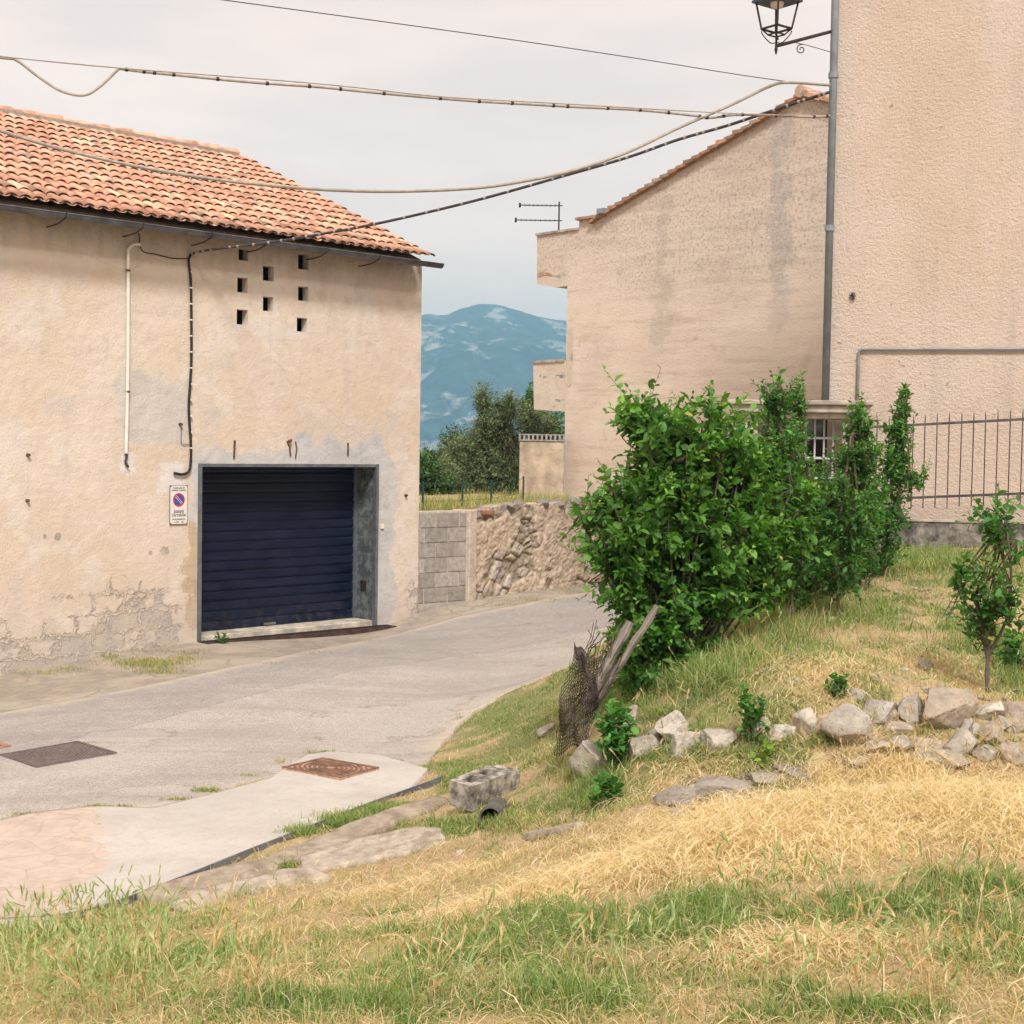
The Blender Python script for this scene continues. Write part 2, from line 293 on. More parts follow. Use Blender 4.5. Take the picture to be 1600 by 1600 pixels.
# ---- gable wall
def mat_gable():
    m = MT('stained_gable_render'); x, y, z = m.sep(m.co()); big = m.noise(.35, 5, .6); med = m.noise(2.2, 6, .65)
    c = m.mix(m.mr(big, .35, .65), (.56, .44, .33), (.64, .515, .39)); c = m.mix(m.mr(med, .5, .75, 0, .5), c, (.65, .52, .39))
    hs = m.noise(1.2, 5, .6, co=m.mapg(scale=(.6, 1, 3.2))); c = m.mix(m.mr(hs, .52, .72, 0, .45), c, (.43, .32, .23))
    up = m.mr(m.ma('ADD', z, m.ma('MULTIPLY', med, 1.4)), 6.2, 7.6)
    sp = m.mr(m.noise(13, 6, .8), .49, .60); c = m.mix(m.mr(m.noise(12, 6, .75), .50, .7, 0, .4), c, (.37, .28, .21)); c = m.mix(m.ma('MULTIPLY', m.ma('MULTIPLY', sp, up), .75), c, (.25, .19, .15))
    c = m.mix(m.ma('MULTIPLY', up, .25), c, (.42, .33, .27))
    wob = m.mr(m.noise(1.4, 6, .7), .3, .7, -.25, .30)
    def col(c, x0, x1, z0, z1, cc, a, soft=.12): return m.mix(m.ma('MULTIPLY', m.box(x, z, x0, x1, z0, z1, soft, wob), m.ma('MULTIPLY', a, m.mr(m.noise(9, 5, .7), .3, .6, .4, 1))), c, cc)
    c = col(c, 5.75, 6.25, 5.2, 9.5, (.28, .24, .22), .55); c = col(c, 2.7, 3.05, 5.0, 8.2, (.30, .25, .20), .45)
    c = col(c, 0, 1.6, 5.6, 7.2, (.62, .50, .38), .7, .2); c = col(c, 4.3, 6.9, 4.8, 5.9, (.58, .46, .35), .5, .15); c = col(c, .1, .5, 3.6, 5.2, (.62, .52, .42), .6)
    c = m.mix(m.ma('MULTIPLY', m.mr(m.noise(1.7, 6, .7, co=m.mapg(loc=(3, 3, 3))), .56, .66), .4), c, (.36, .28, .22))
    c = m.mix(m.ma('MULTIPLY', m.mr(z, 3.6, 1.8), .3), c, (.42, .32, .24))
    hs2 = m.noise(1.0, 7, .7, co=m.mapg(scale=(.5, 1, 5), loc=(4, 4, 4))); c = m.mix(m.ma('MULTIPLY', m.mr(hs2, .50, .64), .35), c, (.66, .55, .43)); c = m.mix(m.ma('MULTIPLY', m.mr(hs2, .48, .36), .4), c, (.38, .29, .23)); c = m.mix(1, c, (1.06, 1.12, 1.22), 'MULTIPLY')
    h = m.ma('ADD', m.noise(22, 5, .7), m.ma('MULTIPLY', med, .6))
    return m.fin(c, .95, 0, m.bump(h, .6, .02), .15)
def mat_peeling():
    m = MT('peeling_balcony_render'); c = m.mix(m.mr(m.noise(1.5, 5), .35, .65), (.56, .43, .31), (.63, .50, .38))
    k = m.mr(m.noise(2.1, 6, .65, co=m.mapg(scale=(1, 1, 2))), .58, .63); c = m.mix(k, c, m.mix(m.mr(m.noise(20), .4, .6), (.2, .19, .18), (.33, .31, .29)))
    c = m.mix(m.mr(m.noise(5, 7, .75), .45, .65, 0, .4), c, (.42, .34, .27)); c = m.mix(1, c, (.97, 1.06, 1.18), 'MULTIPLY')
    return m.fin(c, .95, 0, m.bump(m.ma('SUBTRACT', m.noise(18, 5), k), .6, .02), .15)
def mat_tint(name, rough=.9, amt=.3, ns=9, bs=70, bd=.003, spec=.2, dark=None, dth=(.55, .7)):
    m = MT(name); c = m.mix(m.mr(m.noise(ns, 6, .65), .3, .7), (1-amt,)*3, (1+amt*.4,)*3); c = m.mix(1, m.attr('tint'), c, 'MULTIPLY')
    if dark: c = m.mix(m.mr(m.noise(ns*.7, 7, .7), *dth, 0, .7), c, dark)
    return m.fin(c, rough, 0, m.bump(m.noise(bs, 5, .65), .7, bd), spec)
def mat_leaf(name, trans=.38, rough=.55):
    m = MT(name); t = m.attr('tint'); b = m.p; m.put(b.inputs['Base Color'], t); b.inputs['Roughness'].default_value = rough; b.inputs['Specular IOR Level'].default_value = .35
    tr = m.n.new('ShaderNodeBsdfTranslucent'); m.L(m.mix(1, t, (1.5, 1.7, .6), 'MULTIPLY'), tr.inputs[0]); mx = m.n.new('ShaderNodeMixShader'); mx.inputs[0].default_value = trans
    m.L(b.outputs[0], mx.inputs[1]); m.L(tr.outputs[0], mx.inputs[2]); m.L(mx.outputs[0], m.out.inputs[0]); return m.m
def mat_ground():
    m = MT('soil_and_turf'); g = m.attr('green', 'Fac'); s = m.attr('straw', 'Fac'); n1 = m.noise(3, 7, .7); n2 = m.noise(28, 5, .7)
    soil = m.mix(m.mr(n2, .3, .7), (.30, .20, .12), (.50, .36, .24)); soil = m.mix(m.mr(n1, .35, .7), soil, (.46, .35, .20)); soil = m.mix(m.mr(m.noise(9, 6, .7), .5, .65, 0, .5), soil, (.40, .38, .18))
    c = m.mix(m.mr(m.ma('ADD', g, m.ma('MULTIPLY', m.ma('SUBTRACT', n1, .5), .9)), .25, .7, 0, .85), soil, m.mix(n2, (.09, .12, .035), (.24, .27, .10)))
    c = m.mix(m.mr(m.ma('ADD', s, m.ma('MULTIPLY', m.ma('SUBTRACT', n1, .5), .6)), .3, .7, 0, .9), c, m.mix(m.mr(n2, .35, .65), (.46, .32, .17), (.74, .57, .36)))
    return m.fin(c, .97, 0, m.bump(m.ma('ADD', n2, n1), .8, .02), .1)
def mat_road():
    m = MT('old_pale_asphalt'); a = m.attr('lane', 'Fac'); e = m.attr('edge', 'Fac'); n1 = m.noise(1.1, 6, .65); n2 = m.noise(70, 4, .75); n3 = m.noise(6, 6, .7)
    wob = m.mr(n3, .3, .7, -.05, .05); lane = m.mr(m.ma('ADD', a, wob), -.02, .02)
    old = m.mix(m.mr(n1, .35, .65), (.36, .31, .262), (.435, .38, .325)); new = m.mix(m.mr(n1, .35, .65), (.30, .265, .235), (.36, .32, .285)); c = m.mix(lane, old, new)
    st = m.noise(1.2, 5, .6, co=m.mapg(scale=(.35, 3.0, 1), rot=(0, 0, -aL))); c = m.mix(m.mr(st, .5, .7, 0, .22), c, (.33, .29, .26)); c = m.mix(m.mr(n3, .5, .68, 0, .45), c, (.47, .41, .34)); n4 = m.noise(26, 6, .8); c = m.mix(m.mr(n4, .5, .64, 0, .6), c, (.21, .185, .16)); c = m.mix(m.mr(m.noise(.9, 7, .75, co=m.mapg(loc=(3, 8, 0))), .52, .62, 0, .35), c, (.27, .24, .21))
    c = m.mix(m.mr(n2, .50, .62, 0, .65), c, (.17, .15, .13)); c = m.mix(m.mr(n2, .47, .36, 0, .5), c, (.60, .53, .45))
    ln = m.mr(m.ma('ABSOLUTE', m.ma('ADD', a, m.ma('MULTIPLY', wob, .5))), .014, .004); c = m.mix(m.ma('MULTIPLY', m.ma('MULTIPLY', ln, m.mr(n1, .38, .5)), .55), c, (.18, .15, .13))
    # worn holes and cracks
    pat = m.attr('worn', 'Fac'); gr = m.mix(m.mr(m.voro(55), .2, .5), (.20, .18, .16), (.45, .395, .335)); pm = m.mr(m.ma('ADD', pat, m.ma('MULTIPLY', m.ma('SUBTRACT', n3, .5), .9)), .42, .52); c = m.mix(m.ma('MULTIPLY', pm, .55), c, gr)
    ring = m.ma('MULTIPLY', m.mr(m.ma('ABSOLUTE', m.ma('SUBTRACT', m.ma('ADD', pat, m.ma('MULTIPLY', m.ma('SUBTRACT', n3, .5), .9)), .44)), .05, .0), m.mr(m.noise(2, 3), .45, .55)); c = m.mix(m.ma('MULTIPLY', ring, .6), c, (.17, .14, .12))
    cr = m.voro(.45, 'DISTANCE_TO_EDGE', co=m.mix(.25, m.co(), m.noise(1.6, 5, c=True))); crm = m.ma('MULTIPLY', m.mr(cr, .004, .0), m.mr(m.noise(.6, 2), .54, .6)); c = m.mix(m.ma('MULTIPLY', crm, .35), c, (.17, .14, .12))
    ed = m.mr(m.ma('ADD', e, m.ma('MULTIPLY', m.ma('SUBTRACT', n3, .5), .8)), .30, .0); c = m.mix(m.ma('MULTIPLY', ed, .7), c, m.mix(m.mr(n2, .35, .65), (.36, .28, .20), (.60, .50, .38)))
    c = m.mix(1, c, (1.0, 1.03, 1.08), 'MULTIPLY'); c = m.mix(m.ma('MULTIPLY', m.mr(m.noise(1.0, 5, .6, co=m.mapg(scale=(.12, 2.2, 1), rot=(0, 0, -aL), loc=(2, 5, 0))), .52, .66), .3), c, (.24, .21, .19)); c = m.mix(m.ma('MULTIPLY', m.mr(m.voro(1.3, co=m.mix(.2, m.co(), m.noise(5, 4, c=True))), .10, .05), .5), c, (.20, .175, .155)); h = m.ma('ADD', m.ma('MULTIPLY', n2, .8), m.ma('MULTIPLY', m.voro(85), .6)); h = m.ma('SUBTRACT', h, m.ma('MULTIPLY', m.ma('ADD', pm, m.ma('ADD', crm, ln)), .8))
    return m.fin(c, .93, 0, m.bump(h, .55, .006), .2)
def mat_verge():
    m = MT('broken_verge_paving'); n1 = m.noise(1.3, 6, .7); n2 = m.noise(50, 5, .75); n3 = m.noise(7, 6, .7)
    c = m.mix(m.mr(n1, .4, .6), (.29, .25, .21), (.41, .355, .29)); c = m.mix(m.mr(n3, .5, .65, 0, .7), c, (.44, .34, .23)); c = m.mix(m.mr(n2, .5, .7, 0, .6), c, (.2, .165, .13)); c = m.mix(m.mr(n2, .45, .25, 0, .5), c, (.62, .54, .44))
    cr = m.voro(1.1, 'DISTANCE_TO_EDGE', co=m.mix(.3, m.co(), m.noise(2.5, 5, c=True))); crm = m.mr(cr, .02, .003); c = m.mix(m.ma('MULTIPLY', crm, m.mr(n1, .45, .6, 0, .45)), c, (.2, .16, .11))
    return m.fin(c, .95, 0, m.bump(m.ma('SUBTRACT', m.ma('ADD', n2, m.ma('MULTIPLY', n3, 2)), crm), .8, .014), .15)
def mat_apron():
    m = MT('pale_poured_concrete'); s = m.attr('stamp', 'Fac'); n1 = m.noise(1.2, 6, .6); n2 = m.noise(60, 4, .7); n3 = m.noise(8, 6, .65)
    c = m.mix(m.mr(n1, .35, .65), (.45, .40, .345), (.52, .465, .40)); c = m.mix(m.mr(n3, .48, .68, 0, .45), c, (.40, .345, .285)); c = m.mix(m.mr(n2, .52, .66, 0, .4), c, (.32, .28, .24)); c = m.mix(m.mr(m.noise(22, 6, .8), .52, .66, 0, .3), c, (.38, .33, .28))
    c = m.mix(m.mr(m.noise(2.5, 7, .75, co=m.mapg(loc=(5, 5, 0))), .58, .70, 0, .3), c, (.46, .40, .33))
    sm = m.mr(m.ma('ADD', s, m.mr(n3, .3, .7, -.1, .1)), -.03, .03)
    v = m.voro(4.2, 'DISTANCE_TO_EDGE', co=m.mix(.10, m.co(), m.noise(4, 3, c=True))); gr = m.mr(v, .028, .006)
    st = m.mix(m.mr(n3, .3, .7), (.44, .335, .26), (.53, .42, .335)); st = m.mix(m.ma('MULTIPLY', gr, .22), st, (.36, .25, .18)); c = m.mix(sm, c, st)
    c = m.mix(1, c, (.96, .99, 1.04), 'MULTIPLY'); c = m.mix(m.ma('MULTIPLY', m.mr(m.noise(1.7, 7, .75, co=m.mapg(loc=(1, 9, 2))), .52, .68), .35), c, (.38, .33, .275)); h = m.ma('SUBTRACT', m.ma('ADD', m.ma('MULTIPLY', n2, .5), n3), m.ma('MULTIPLY', m.ma('MULTIPLY', gr, sm), 1.3))
    return m.fin(c, .9, 0, m.bump(h, .5, .006), .2)
def mat_rock():
    m = MT('limestone'); n1 = m.noise(5, 7, .7); n2 = m.noise(30, 6, .75)
    c = m.mix(1, m.attr('tint'), m.mix(m.mr(n1, .3, .7), (.72, .70, .68), (1.08, 1.06, 1.02)), 'MULTIPLY'); c = m.mix(m.mr(n2, .52, .66, 0, .65), c, (.20, .17, .14)); c = m.mix(m.mr(m.noise(13, 6, .8, co=m.mapg(loc=(4, 4, 4))), .52, .6, 0, .5), c, (.24, .22, .19)); c = m.mix(m.mr(m.noise(9, 5, .7, co=m.mapg(loc=(9, 2, 1))), .58, .68, 0, .5), c, (.40, .29, .17))
    return m.fin(c, .93, 0, m.bump(m.ma('ADD', m.ma('MULTIPLY', n1, 2.), n2), .8, .015), .15)
def mat_wood(name, a, b):
    m = MT(name); g = m.noise(3, 6, .7, co=m.mapg(scale=(1.2, 16, 16)), dist=.4); k = m.noise(2, 5, .6)
    c = m.mix(m.mr(g, .35, .68), a, b); c = m.mix(m.mr(k, .5, .7, 0, .5), c, tuple(x*.7 for x in a)); cr = m.mr(m.noise(2, 4, .6, co=m.mapg(scale=(.8, 30, 30), loc=(3, 1, 2))), .62, .68); c = m.mix(m.ma('MULTIPLY', cr, .7), c, (.07, .05, .035))
    return m.fin(c, .92, 0, m.bump(m.ma('SUBTRACT', g, cr), .8, .008), .15)
MF = mat_facade(); MS = mat_stucco(); MG = mat_gable(); MPE = mat_peeling()
MTILE = mat_tint('terracotta', .9, .42, 6, 50, .004, .15, (.27, .21, .15), (.52, .70)); MBLK = mat_tint('grey_block', .95, .3, 12, 60, .006, .1, (.16, .14, .12), (.6, .72))
MLEAF = mat_leaf('broad_leaf'); MOL = mat_leaf('olive_leaf', .2, .6); MGR = mat_leaf('grass_blade', .3, .65)
MGND = mat_ground(); MROAD = mat_road(); MVERGE = mat_verge(); MAPR = mat_apron(); MROCK = mat_rock()
MBARK = simple('bark', (.13, .10, .075), .9, ns=25, amt=.5, bs=80, bd=.004)
MTWIG = simple('twig_bark', (.10, .075, .05), .85, ns=25, amt=.4)
MWOOD = mat_wood('weathered_post_wood', (.15, .125, .10), (.31, .27, .23)); MSLP = mat_tint('sunken_weathered_slab', .95, .35, 7, 50, .01, .1, (.19, .145, .105), (.5, .66))
MZINC = simple('zinc_grey_metal', (.22, .235, .26), .5, .6, ns=6, amt=.3); MPIPE = simple('grey_painted_pipe', (.22, .245, .27), .5, 0, ns=8, amt=.2)
MGUT = simple('gutter_paint', (.13, .135, .15), .42, .35, .5, ns=5, amt=.4); MIRON = simple('dark_iron', (.055, .045, .042), .6, .4, ns=20, amt=.5); MRUST = simple('rusty_iron', (.16, .085, .06), .85, .2, ns=18, amt=.6)
MFENCE = simple('rusty_fence_bar', (.105, .085, .085), .75, .2, ns=14, amt=.5)
MWHITE = simple('white_conduit', (.74, .68, .60), .5, ns=10, amt=.12); MBLACK = simple('black_cable_rubber', (.022, .022, .025), .55, ns=20, amt=.3)
MCAB = simple('tan_cable_sheath', (.36, .315, .27), .6, ns=20, amt=.25); MDARKC = simple('dark_cable_sheath', (.055, .045, .05), .6, ns=20, amt=.3)
MCONC = simple('weathered_concrete', (.42, .365, .30), .93, ns=6, amt=.45, bs=35, bd=.006); MMOULD = simple('mould_black_concrete', (.20, .175, .155), .95, ns=4, amt=.85, bs=40, bd=.008)
MWOODR = simple('eaves_board', (.17, .12, .08), .9, ns=10, amt=.4); MDARK = simple('painted_interior_shade', (.06, .055, .05), .95)  # MDARK: near-black colour standing in for the shade of interiors
def mat_lowwall():
    m = MT('mould_streaked_plinth'); n = m.noise(3.5, 8, .75); k = m.noise(40, 5, .75); c = m.mix(m.mr(n, .38, .66), (.055, .05, .048), (.34, .30, .26)); c = m.mix(m.mr(k, .5, .7, 0, .7), c, (.045, .04, .04)); c = m.mix(m.mr(k, .4, .28, 0, .5), c, (.42, .38, .33))
    return m.fin(c, .95, 0, m.bump(k, .8, .01), .1)
MLOW = mat_lowwall()
def mat_door():
    m = MT('navy_shutter_paint'); n = m.noise(2.0, 6, .7, co=m.mapg(scale=(1, 1, 2.5))); c = m.mix(m.mr(n, .35, .7), (.004, .0075, .024), (.011, .0155, .038)); c = m.mix(m.mr(m.noise(140, 2), .73, .78, 0, .5), c, (.3, .3, .3))
    z = m.sep(m.co())[2]; c = m.mix(m.ma('MULTIPLY', m.mr(z, .55, .05), m.mr(m.noise(9, 6), .45, .7, 0, .6)), c, (.06, .052, .048))
    return m.fin(c, m.mr(n, .3, .7, .3, .5), 0, m.bump(m.noise(30, 3), .2, .001), .25)
MDOOR = mat_door()
def mat_jamb():
    m = MT('flaking_jamb_paint'); n = m.noise(5, 8, .75); c = m.mix(m.mr(n, .42, .62), (.055, .068, .075), (.17, .185, .18)); c = m.mix(m.mr(m.noise(3, 7, .75, co=m.mapg(loc=(8, 8, 8))), .58, .68), c, (.14, .10, .075)); return m.fin(c, .85, 0, m.bump(n, .6, .006))
MJAMB = mat_jamb()

# ------------------------------------------------------------------ paving sheets
def pxline(pts, ext0=None, ext1=None):
    P = [G(u, v)[:2] for u, v in pts]
    if ext0 is not None: P = [P[0]+np.asarray(ext0)]+P
    if ext1 is not None: P = P+[P[-1]+np.asarray(ext1)]
    return P
def resamp(P, n, wob=0, seed=0):
    P = np.array(P); L = np.concatenate([[0], np.cumsum(np.hypot(*np.diff(P, axis=0).T))]); t = np.linspace(0, L[-1], n)
    Q = np.stack([np.interp(t, L, P[:, 0]), np.interp(t, L, P[:, 1])], 1)
    if wob:
        nn = fbm(stackP(t, seed*3.1), 2.2, 4, seed)-.5; d = np.gradient(Q, axis=0); d /= np.linalg.norm(d, axis=1)[:, None]+1e-9
        Q += np.stack([-d[:, 1], d[:, 0]], 1)*(nn*wob)[:, None]
    return Q
u2 = U[:2]
ASU = pxline([(-60,1128),(60,1104),(130,1092),(260,1066),(400,1036),(560,1003),(640,985),(700,968),(760,955),(820,944),(925,926)], -u2*6, u2*12)
ASL = pxline([(-60,1296),(0,1286),(60,1274),(150,1265),(240,1262),(330,1243),(430,1216),(490,1185),(600,1190),(668,1200),(690,1160),(740,1112),(800,1080),(860,1056),(900,1040),(935,1008)], -u2*5, u2*10)
APU = pxline([(-60,1296),(0,1286),(60,1274),(150,1265),(240,1268),(330,1247),(425,1220),(480,1184),(520,1178),(590,1184),(668,1206)], -u2*5)
APL = pxline([(60,1452),(100,1437),(300,1371),(400,1330),(520,1283),(600,1252),(640,1238),(668,1207)], -u2*5)
VGU = [CORN[:2]-u2*16+N[:2]*.25, CORN[:2]-u2*.05+N[:2]*.25, CORN[:2]+N[:2]*.3+u2*.3]+[BWR[:2]+N[:2]*.1, SWR[:2]+N[:2]*.1, SWR[:2]+u2*8+N[:2]*.1]
def sheet(name, A_, B_, n, m, lift, mat, wa, wb, attrf, label, skirt=.06, seed=1):
    a = resamp(A_, n, wa, seed); b = resamp(B_, n, wb, seed+5); t = np.linspace(0, 1, m)[None, :, None]; Pn = a[:, None]*(1-t)+b[:, None]*t
    X, Y = Pn[..., 0], Pn[..., 1]; Z = tps(X, Y)+lift
    V = np.stack([X, Y, Z], -1).reshape(-1, 3); idx = np.arange(n*m).reshape(n, m)
    Tq = np.stack([idx[:-1, :-1], idx[1:, :-1], idx[1:, 1:], idx[:-1, 1:]], -1).reshape(-1, 4)
    ring = np.concatenate([idx[:, 0], idx[-1, 1:], idx[-2::-1, -1], idx[0, -2:0:-1]]); lo = V[ring]-np.array([0, 0, skirt]); k0 = len(V); V = np.concatenate([V, lo]); r = np.arange(len(ring)); r2 = (r+1) % len(ring)
    Tq = np.concatenate([Tq, np.stack([ring[r], k0+r, k0+r2, ring[r2]], -1)])
    nrm = np.cross(V[Tq[0, 1]]-V[Tq[0, 0]], V[Tq[0, 2]]-V[Tq[0, 0]])
    if nrm[2] < 0: Tq = Tq[:, ::-1]
    o = fast(name, V, Tq, mat, None, attrs=attrf(V[:, 0], V[:, 1])); tag(o, kind='structure', label=label); return o, np.concatenate([a, b[::-1]])
def ell(X, Y, zs, base=0):                                       # ellipses given on the ground (pixel centre, px radii -> metres)
    out = np.full(np.shape(X), float(base))
    for u, v, ru, rv, w in zs:
        c = G(u, v); rx = ru*c[1]/F; ry = max(.08, rv*c[1]**2/(F*(CAMZ-c[2])))
        r = ((X-c[0])/rx)**2+((Y-c[1])/ry)**2; out = np.maximum(out, w*np.exp(-r*.7))
    return out
LANE = pxline([(60,1170),(200,1139),(330,1104),(500,1062),(700,1028),(930,985)], -u2*6, u2*8)
WORN = [(600,1130,110,22,1), (560,1150,60,18,.9), (195,1152,75,10,.95), (690,1100,60,12,.8), (240,1238,70,8,.9), (90,1256,40,5,.6), (430,1205,30,8,.6)]
edge_line = [p for p in ASL]
road, ROADP = sheet('road', ASU, ASL, 420, 110, .012, MROAD, .10, .10, lambda X, Y: {'lane': polysd(X, Y, LANE), 'worn': ell(X, Y, WORN), 'edge': np.minimum(np.abs(polysd(X, Y, ASU)), np.abs(polysd(X, Y, ASL))+.15*(Y < 12.5))}, 'pale worn asphalt road passing the garage', seed=2)
verge, VERP = sheet('pavement', VGU, [p for p in ASU], 300, 40, .004, MVERGE, 0, .0, lambda X, Y: {}, 'broken dusty paving strip along the garage wall', seed=4)
STL = pxline([(150,1262),(158,1290),(152,1330),(175,1355),(140,1385),(110,1425),(60,1470)])
apron, APRP = sheet('concrete_apron', APU, APL, 260, 60, .03, MAPR, .03, 0, lambda X, Y: {'stamp': -polysd(X, Y, STL)}, 'pale concrete driveway apron with a stamped tan patch at its left end', .10, seed=6)
# ------------------------------------------------------------------ terrain sheet
GREEN = [(800,1540,900,60,.30),(780,1440,120,30,1),(640,1455,90,20,.7),(1180,1400,60,20,.6),(1000,1500,90,18,.2),(1440,1150,150,30,.45),(1180,1140,120,30,.6),(820,1150,70,40,.7),(760,1490,250,50,.9),(1000,1440,330,50,1),(1330,1425,260,38,.8),(1530,1395,130,45,.9),(1210,1348,38,12,1),(60,1470,170,60,.8),(250,1500,250,50,.7),(500,1570,250,45,.85),(870,1570,200,40,.75),(1540,1500,120,60,.6),(1330,1592,150,22,.6),(1400,1345,60,14,.5),
 (800,1110,110,38,.75),(740,1195,80,25,.9),(880,1060,60,20,.8),(600,1262,60,8,1),(500,1292,60,10,1),(720,1215,50,20,.9),(440,1350,35,10,.8),(620,1290,50,10,.6),(730,1290,90,20,.8),
 (1000,1070,160,55,1),(1130,1060,150,60,.8),(1240,1000,120,40,.6),(1350,950,130,50,.6),(1450,870,160,22,.9),(1580,1040,80,60,.9),(1470,930,100,40,.5),(1120,1110,180,30,.7),(860,1240,70,50,.6),(945,1240,60,35,.9),(1180,1190,60,25,.8),(1290,1170,80,20,.5),(1130,920,90,60,.5),(900,1170,60,40,.7),(620,1420,70,12,.6),(1400,1060,100,30,.35),(1560,880,80,25,.5)]
STRAW = [(1400,1208,200,14,.7),(1150,1250,100,20,.5),(1380,1262,330,48,1),(1150,1325,260,42,1),(930,1365,230,36,.7),(1570,1275,150,50,1),(1250,1490,140,30,.5),(650,1380,200,25,.4),(1250,1060,120,30,.45),(1440,1020,130,40,.4),(1100,1215,120,20,.5)]
def zones(X, Y):
    P = stackP(X, Y); n = (fbm(P, 1.3, 3, 11)-.5); n2 = (fbm(P, 5, 3, 21)-.5)
    g = ell(X, Y, GREEN, .12); s = ell(X, Y, STRAW, 0); n3 = (fbm(P, 14, 2, 27)-.5); return np.clip(g+n*.8+n2*1.2+n3*.5, 0, 1), np.clip(s+n*.4+n2*.4, 0, 1)
def axis(lo, hi, step, far, grow=1.18):
    a = list(np.arange(lo, hi+1e-6, step)); s = step; x = hi
    while x < far: s *= grow; x += s; a.append(x)
    s = step; x = lo; pre = []
    while x > -far*(1 if lo < 3 else 0): s *= grow; x -= s; pre.append(x)
    return np.array(pre[::-1]+a)
gx = axis(-8, 8, .085, 3000); gy = np.concatenate([-axis(8, 8.01, .3, 400)[1:][::-1][:25] if False else np.array([-400, -150, -60, -30, -15, -8, -4, -1, 1, 2, 2.8]), axis(3.2, 30, .085, 2950)])
gy = gy[np.argsort(gy)]; gy = gy[(gy > -500)]; gy = np.unique(np.round(gy, 4)); gy = gy[(gy >= 3.2) | np.isin(gy, [-400, -150, -60, -30, -15, -8, -4, -1, 1, 2, 2.8])]
X, Y = np.meshgrid(gx, gy, indexing='ij'); Z = hz(X, Y)
onroad = pip(X, Y, ROADP) | pip(X, Y, VERP) | pip(X, Y, APRP)
g_, s_ = zones(X, Y); rough_ = (fbm(stackP(X, Y), 2.0, 4, 3)-.5)*.09+(fbm(stackP(X, Y), 9, 2, 5)-.5)*.03
Z = Z+np.where(onroad, -.03, rough_*np.clip(1-np.hypot(X, Y-10)/60, 0, 1))
V = np.stack([X, Y, Z], -1).reshape(-1, 3); nx, ny = X.shape; idx = np.arange(nx*ny).reshape(nx, ny)
T = np.stack([idx[:-1, :-1], idx[1:, :-1], idx[1:, 1:], idx[:-1, 1:]], -1).reshape(-1, 4)
ground = fast('ground', V, T, MGND, None, smoothf=True, attrs={'green': g_, 'straw': s_}); tag(ground, 'dry grassy ground', kind='structure')

# ------------------------------------------------------------------ garage building
GB = empty('garage_building', tuple(O), aL, label='cream plastered building with a navy roller shutter and a red tiled roof', cat='building')
TD0 = 0.0; TD1 = FL(588, 800)[0]; ZD1 = FL(450, 728)[1]; LX = -13.0
eT, eZ = FL(663, 406, -.32)                                      # lower corner of the roof
q = hit(370, 250, O+U*eT, U); RS = float(np.dot(q-O, N)); RZ = float(q[2])
slope = (RZ-eZ)/(RS+.32); walltop = eZ+.32*slope-.14
holes = []
for (u0, v0, u1, v1) in [(373,388,388,408),(411,415,428,440),(466,396,482,422),(371,433,387,458),(466,447,482,471),(411,463,427,487),(370,483,387,508),(464,496,480,519)]:
    t0, z1 = FL(u0, v0); t1, z0 = FL(u1, v1); holes.append((t0, t1, z0, min(z1, walltop-.03)))
rects = holes+[(TD0, TD1, -1.2, ZD1)]
def holed(mb, x0, x1, z0, z1, rects, y):
    xs = sorted({x0, x1, *[r[0] for r in rects], *[r[1] for r in rects]}); zs = sorted({z0, z1, *[r[2] for r in rects], *[r[3] for r in rects]}); xs = [x for x in xs if x0 <= x <= x1]; zs = [z for z in zs if z0 <= z <= z1]
    for a, b in zip(xs[:-1], xs[1:]):
        for c, d in zip(zs[:-1], zs[1:]):
            if any(r[0]-1e-6 <= a and b <= r[1]+1e-6 and r[2]-1e-6 <= c and d <= r[3]+1e-6 for r in rects): continue
            mb.quad((a, y, c), (b, y, c), (b, y, d), (a, y, d))
wall = MB(); holed(wall, LX, cornT, -1.2, walltop, rects, 0)
for a, b, c, d in holes:
    D = .13
    wall.quad((a, 0, c), (a, 0, d), (a, D, d), (a, D, c)); wall.quad((b, 0, d), (b, 0, c), (b, D, c), (b, D, d)); wall.quad((a, 0, c), (a, D, c), (b, D, c), (b, 0, c)); wall.quad((a, 0, d), (b, 0, d), (b, D, d), (a, D, d))
BK = RS*2+.2                                                     # back wall and gables
wall.quad((cornT, 0, -1.2), (cornT, BK, -1.2), (cornT, BK, walltop), (cornT, 0, walltop)); wall.add([(cornT, 0, walltop), (cornT, BK, walltop), (cornT, RS, RZ-.14)], [(0, 1, 2)])
wall.quad((LX, BK, -1.2), (LX, 0, -1.2), (LX, 0, walltop), (LX, BK, walltop)); wall.add([(LX, BK, walltop), (LX, 0, walltop), (LX, RS, RZ-.14)], [(0, 1, 2)])
wall.quad((cornT, BK, -1.2), (LX, BK, -1.2), (LX, BK, walltop), (cornT, BK, walltop))
wall.build('wall', MF, GB)
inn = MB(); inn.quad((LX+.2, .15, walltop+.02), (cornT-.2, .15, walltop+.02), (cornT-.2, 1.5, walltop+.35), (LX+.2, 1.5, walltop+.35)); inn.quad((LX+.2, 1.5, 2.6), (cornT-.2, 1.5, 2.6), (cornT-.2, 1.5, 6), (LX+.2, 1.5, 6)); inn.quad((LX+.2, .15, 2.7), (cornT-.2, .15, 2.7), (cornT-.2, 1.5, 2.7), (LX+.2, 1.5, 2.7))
inn.build('loft_shade_sheets', MDARK, GB)  # dark sheets added behind the vent holes so they read as deep shade
DP = .45                                                         # shutter recess
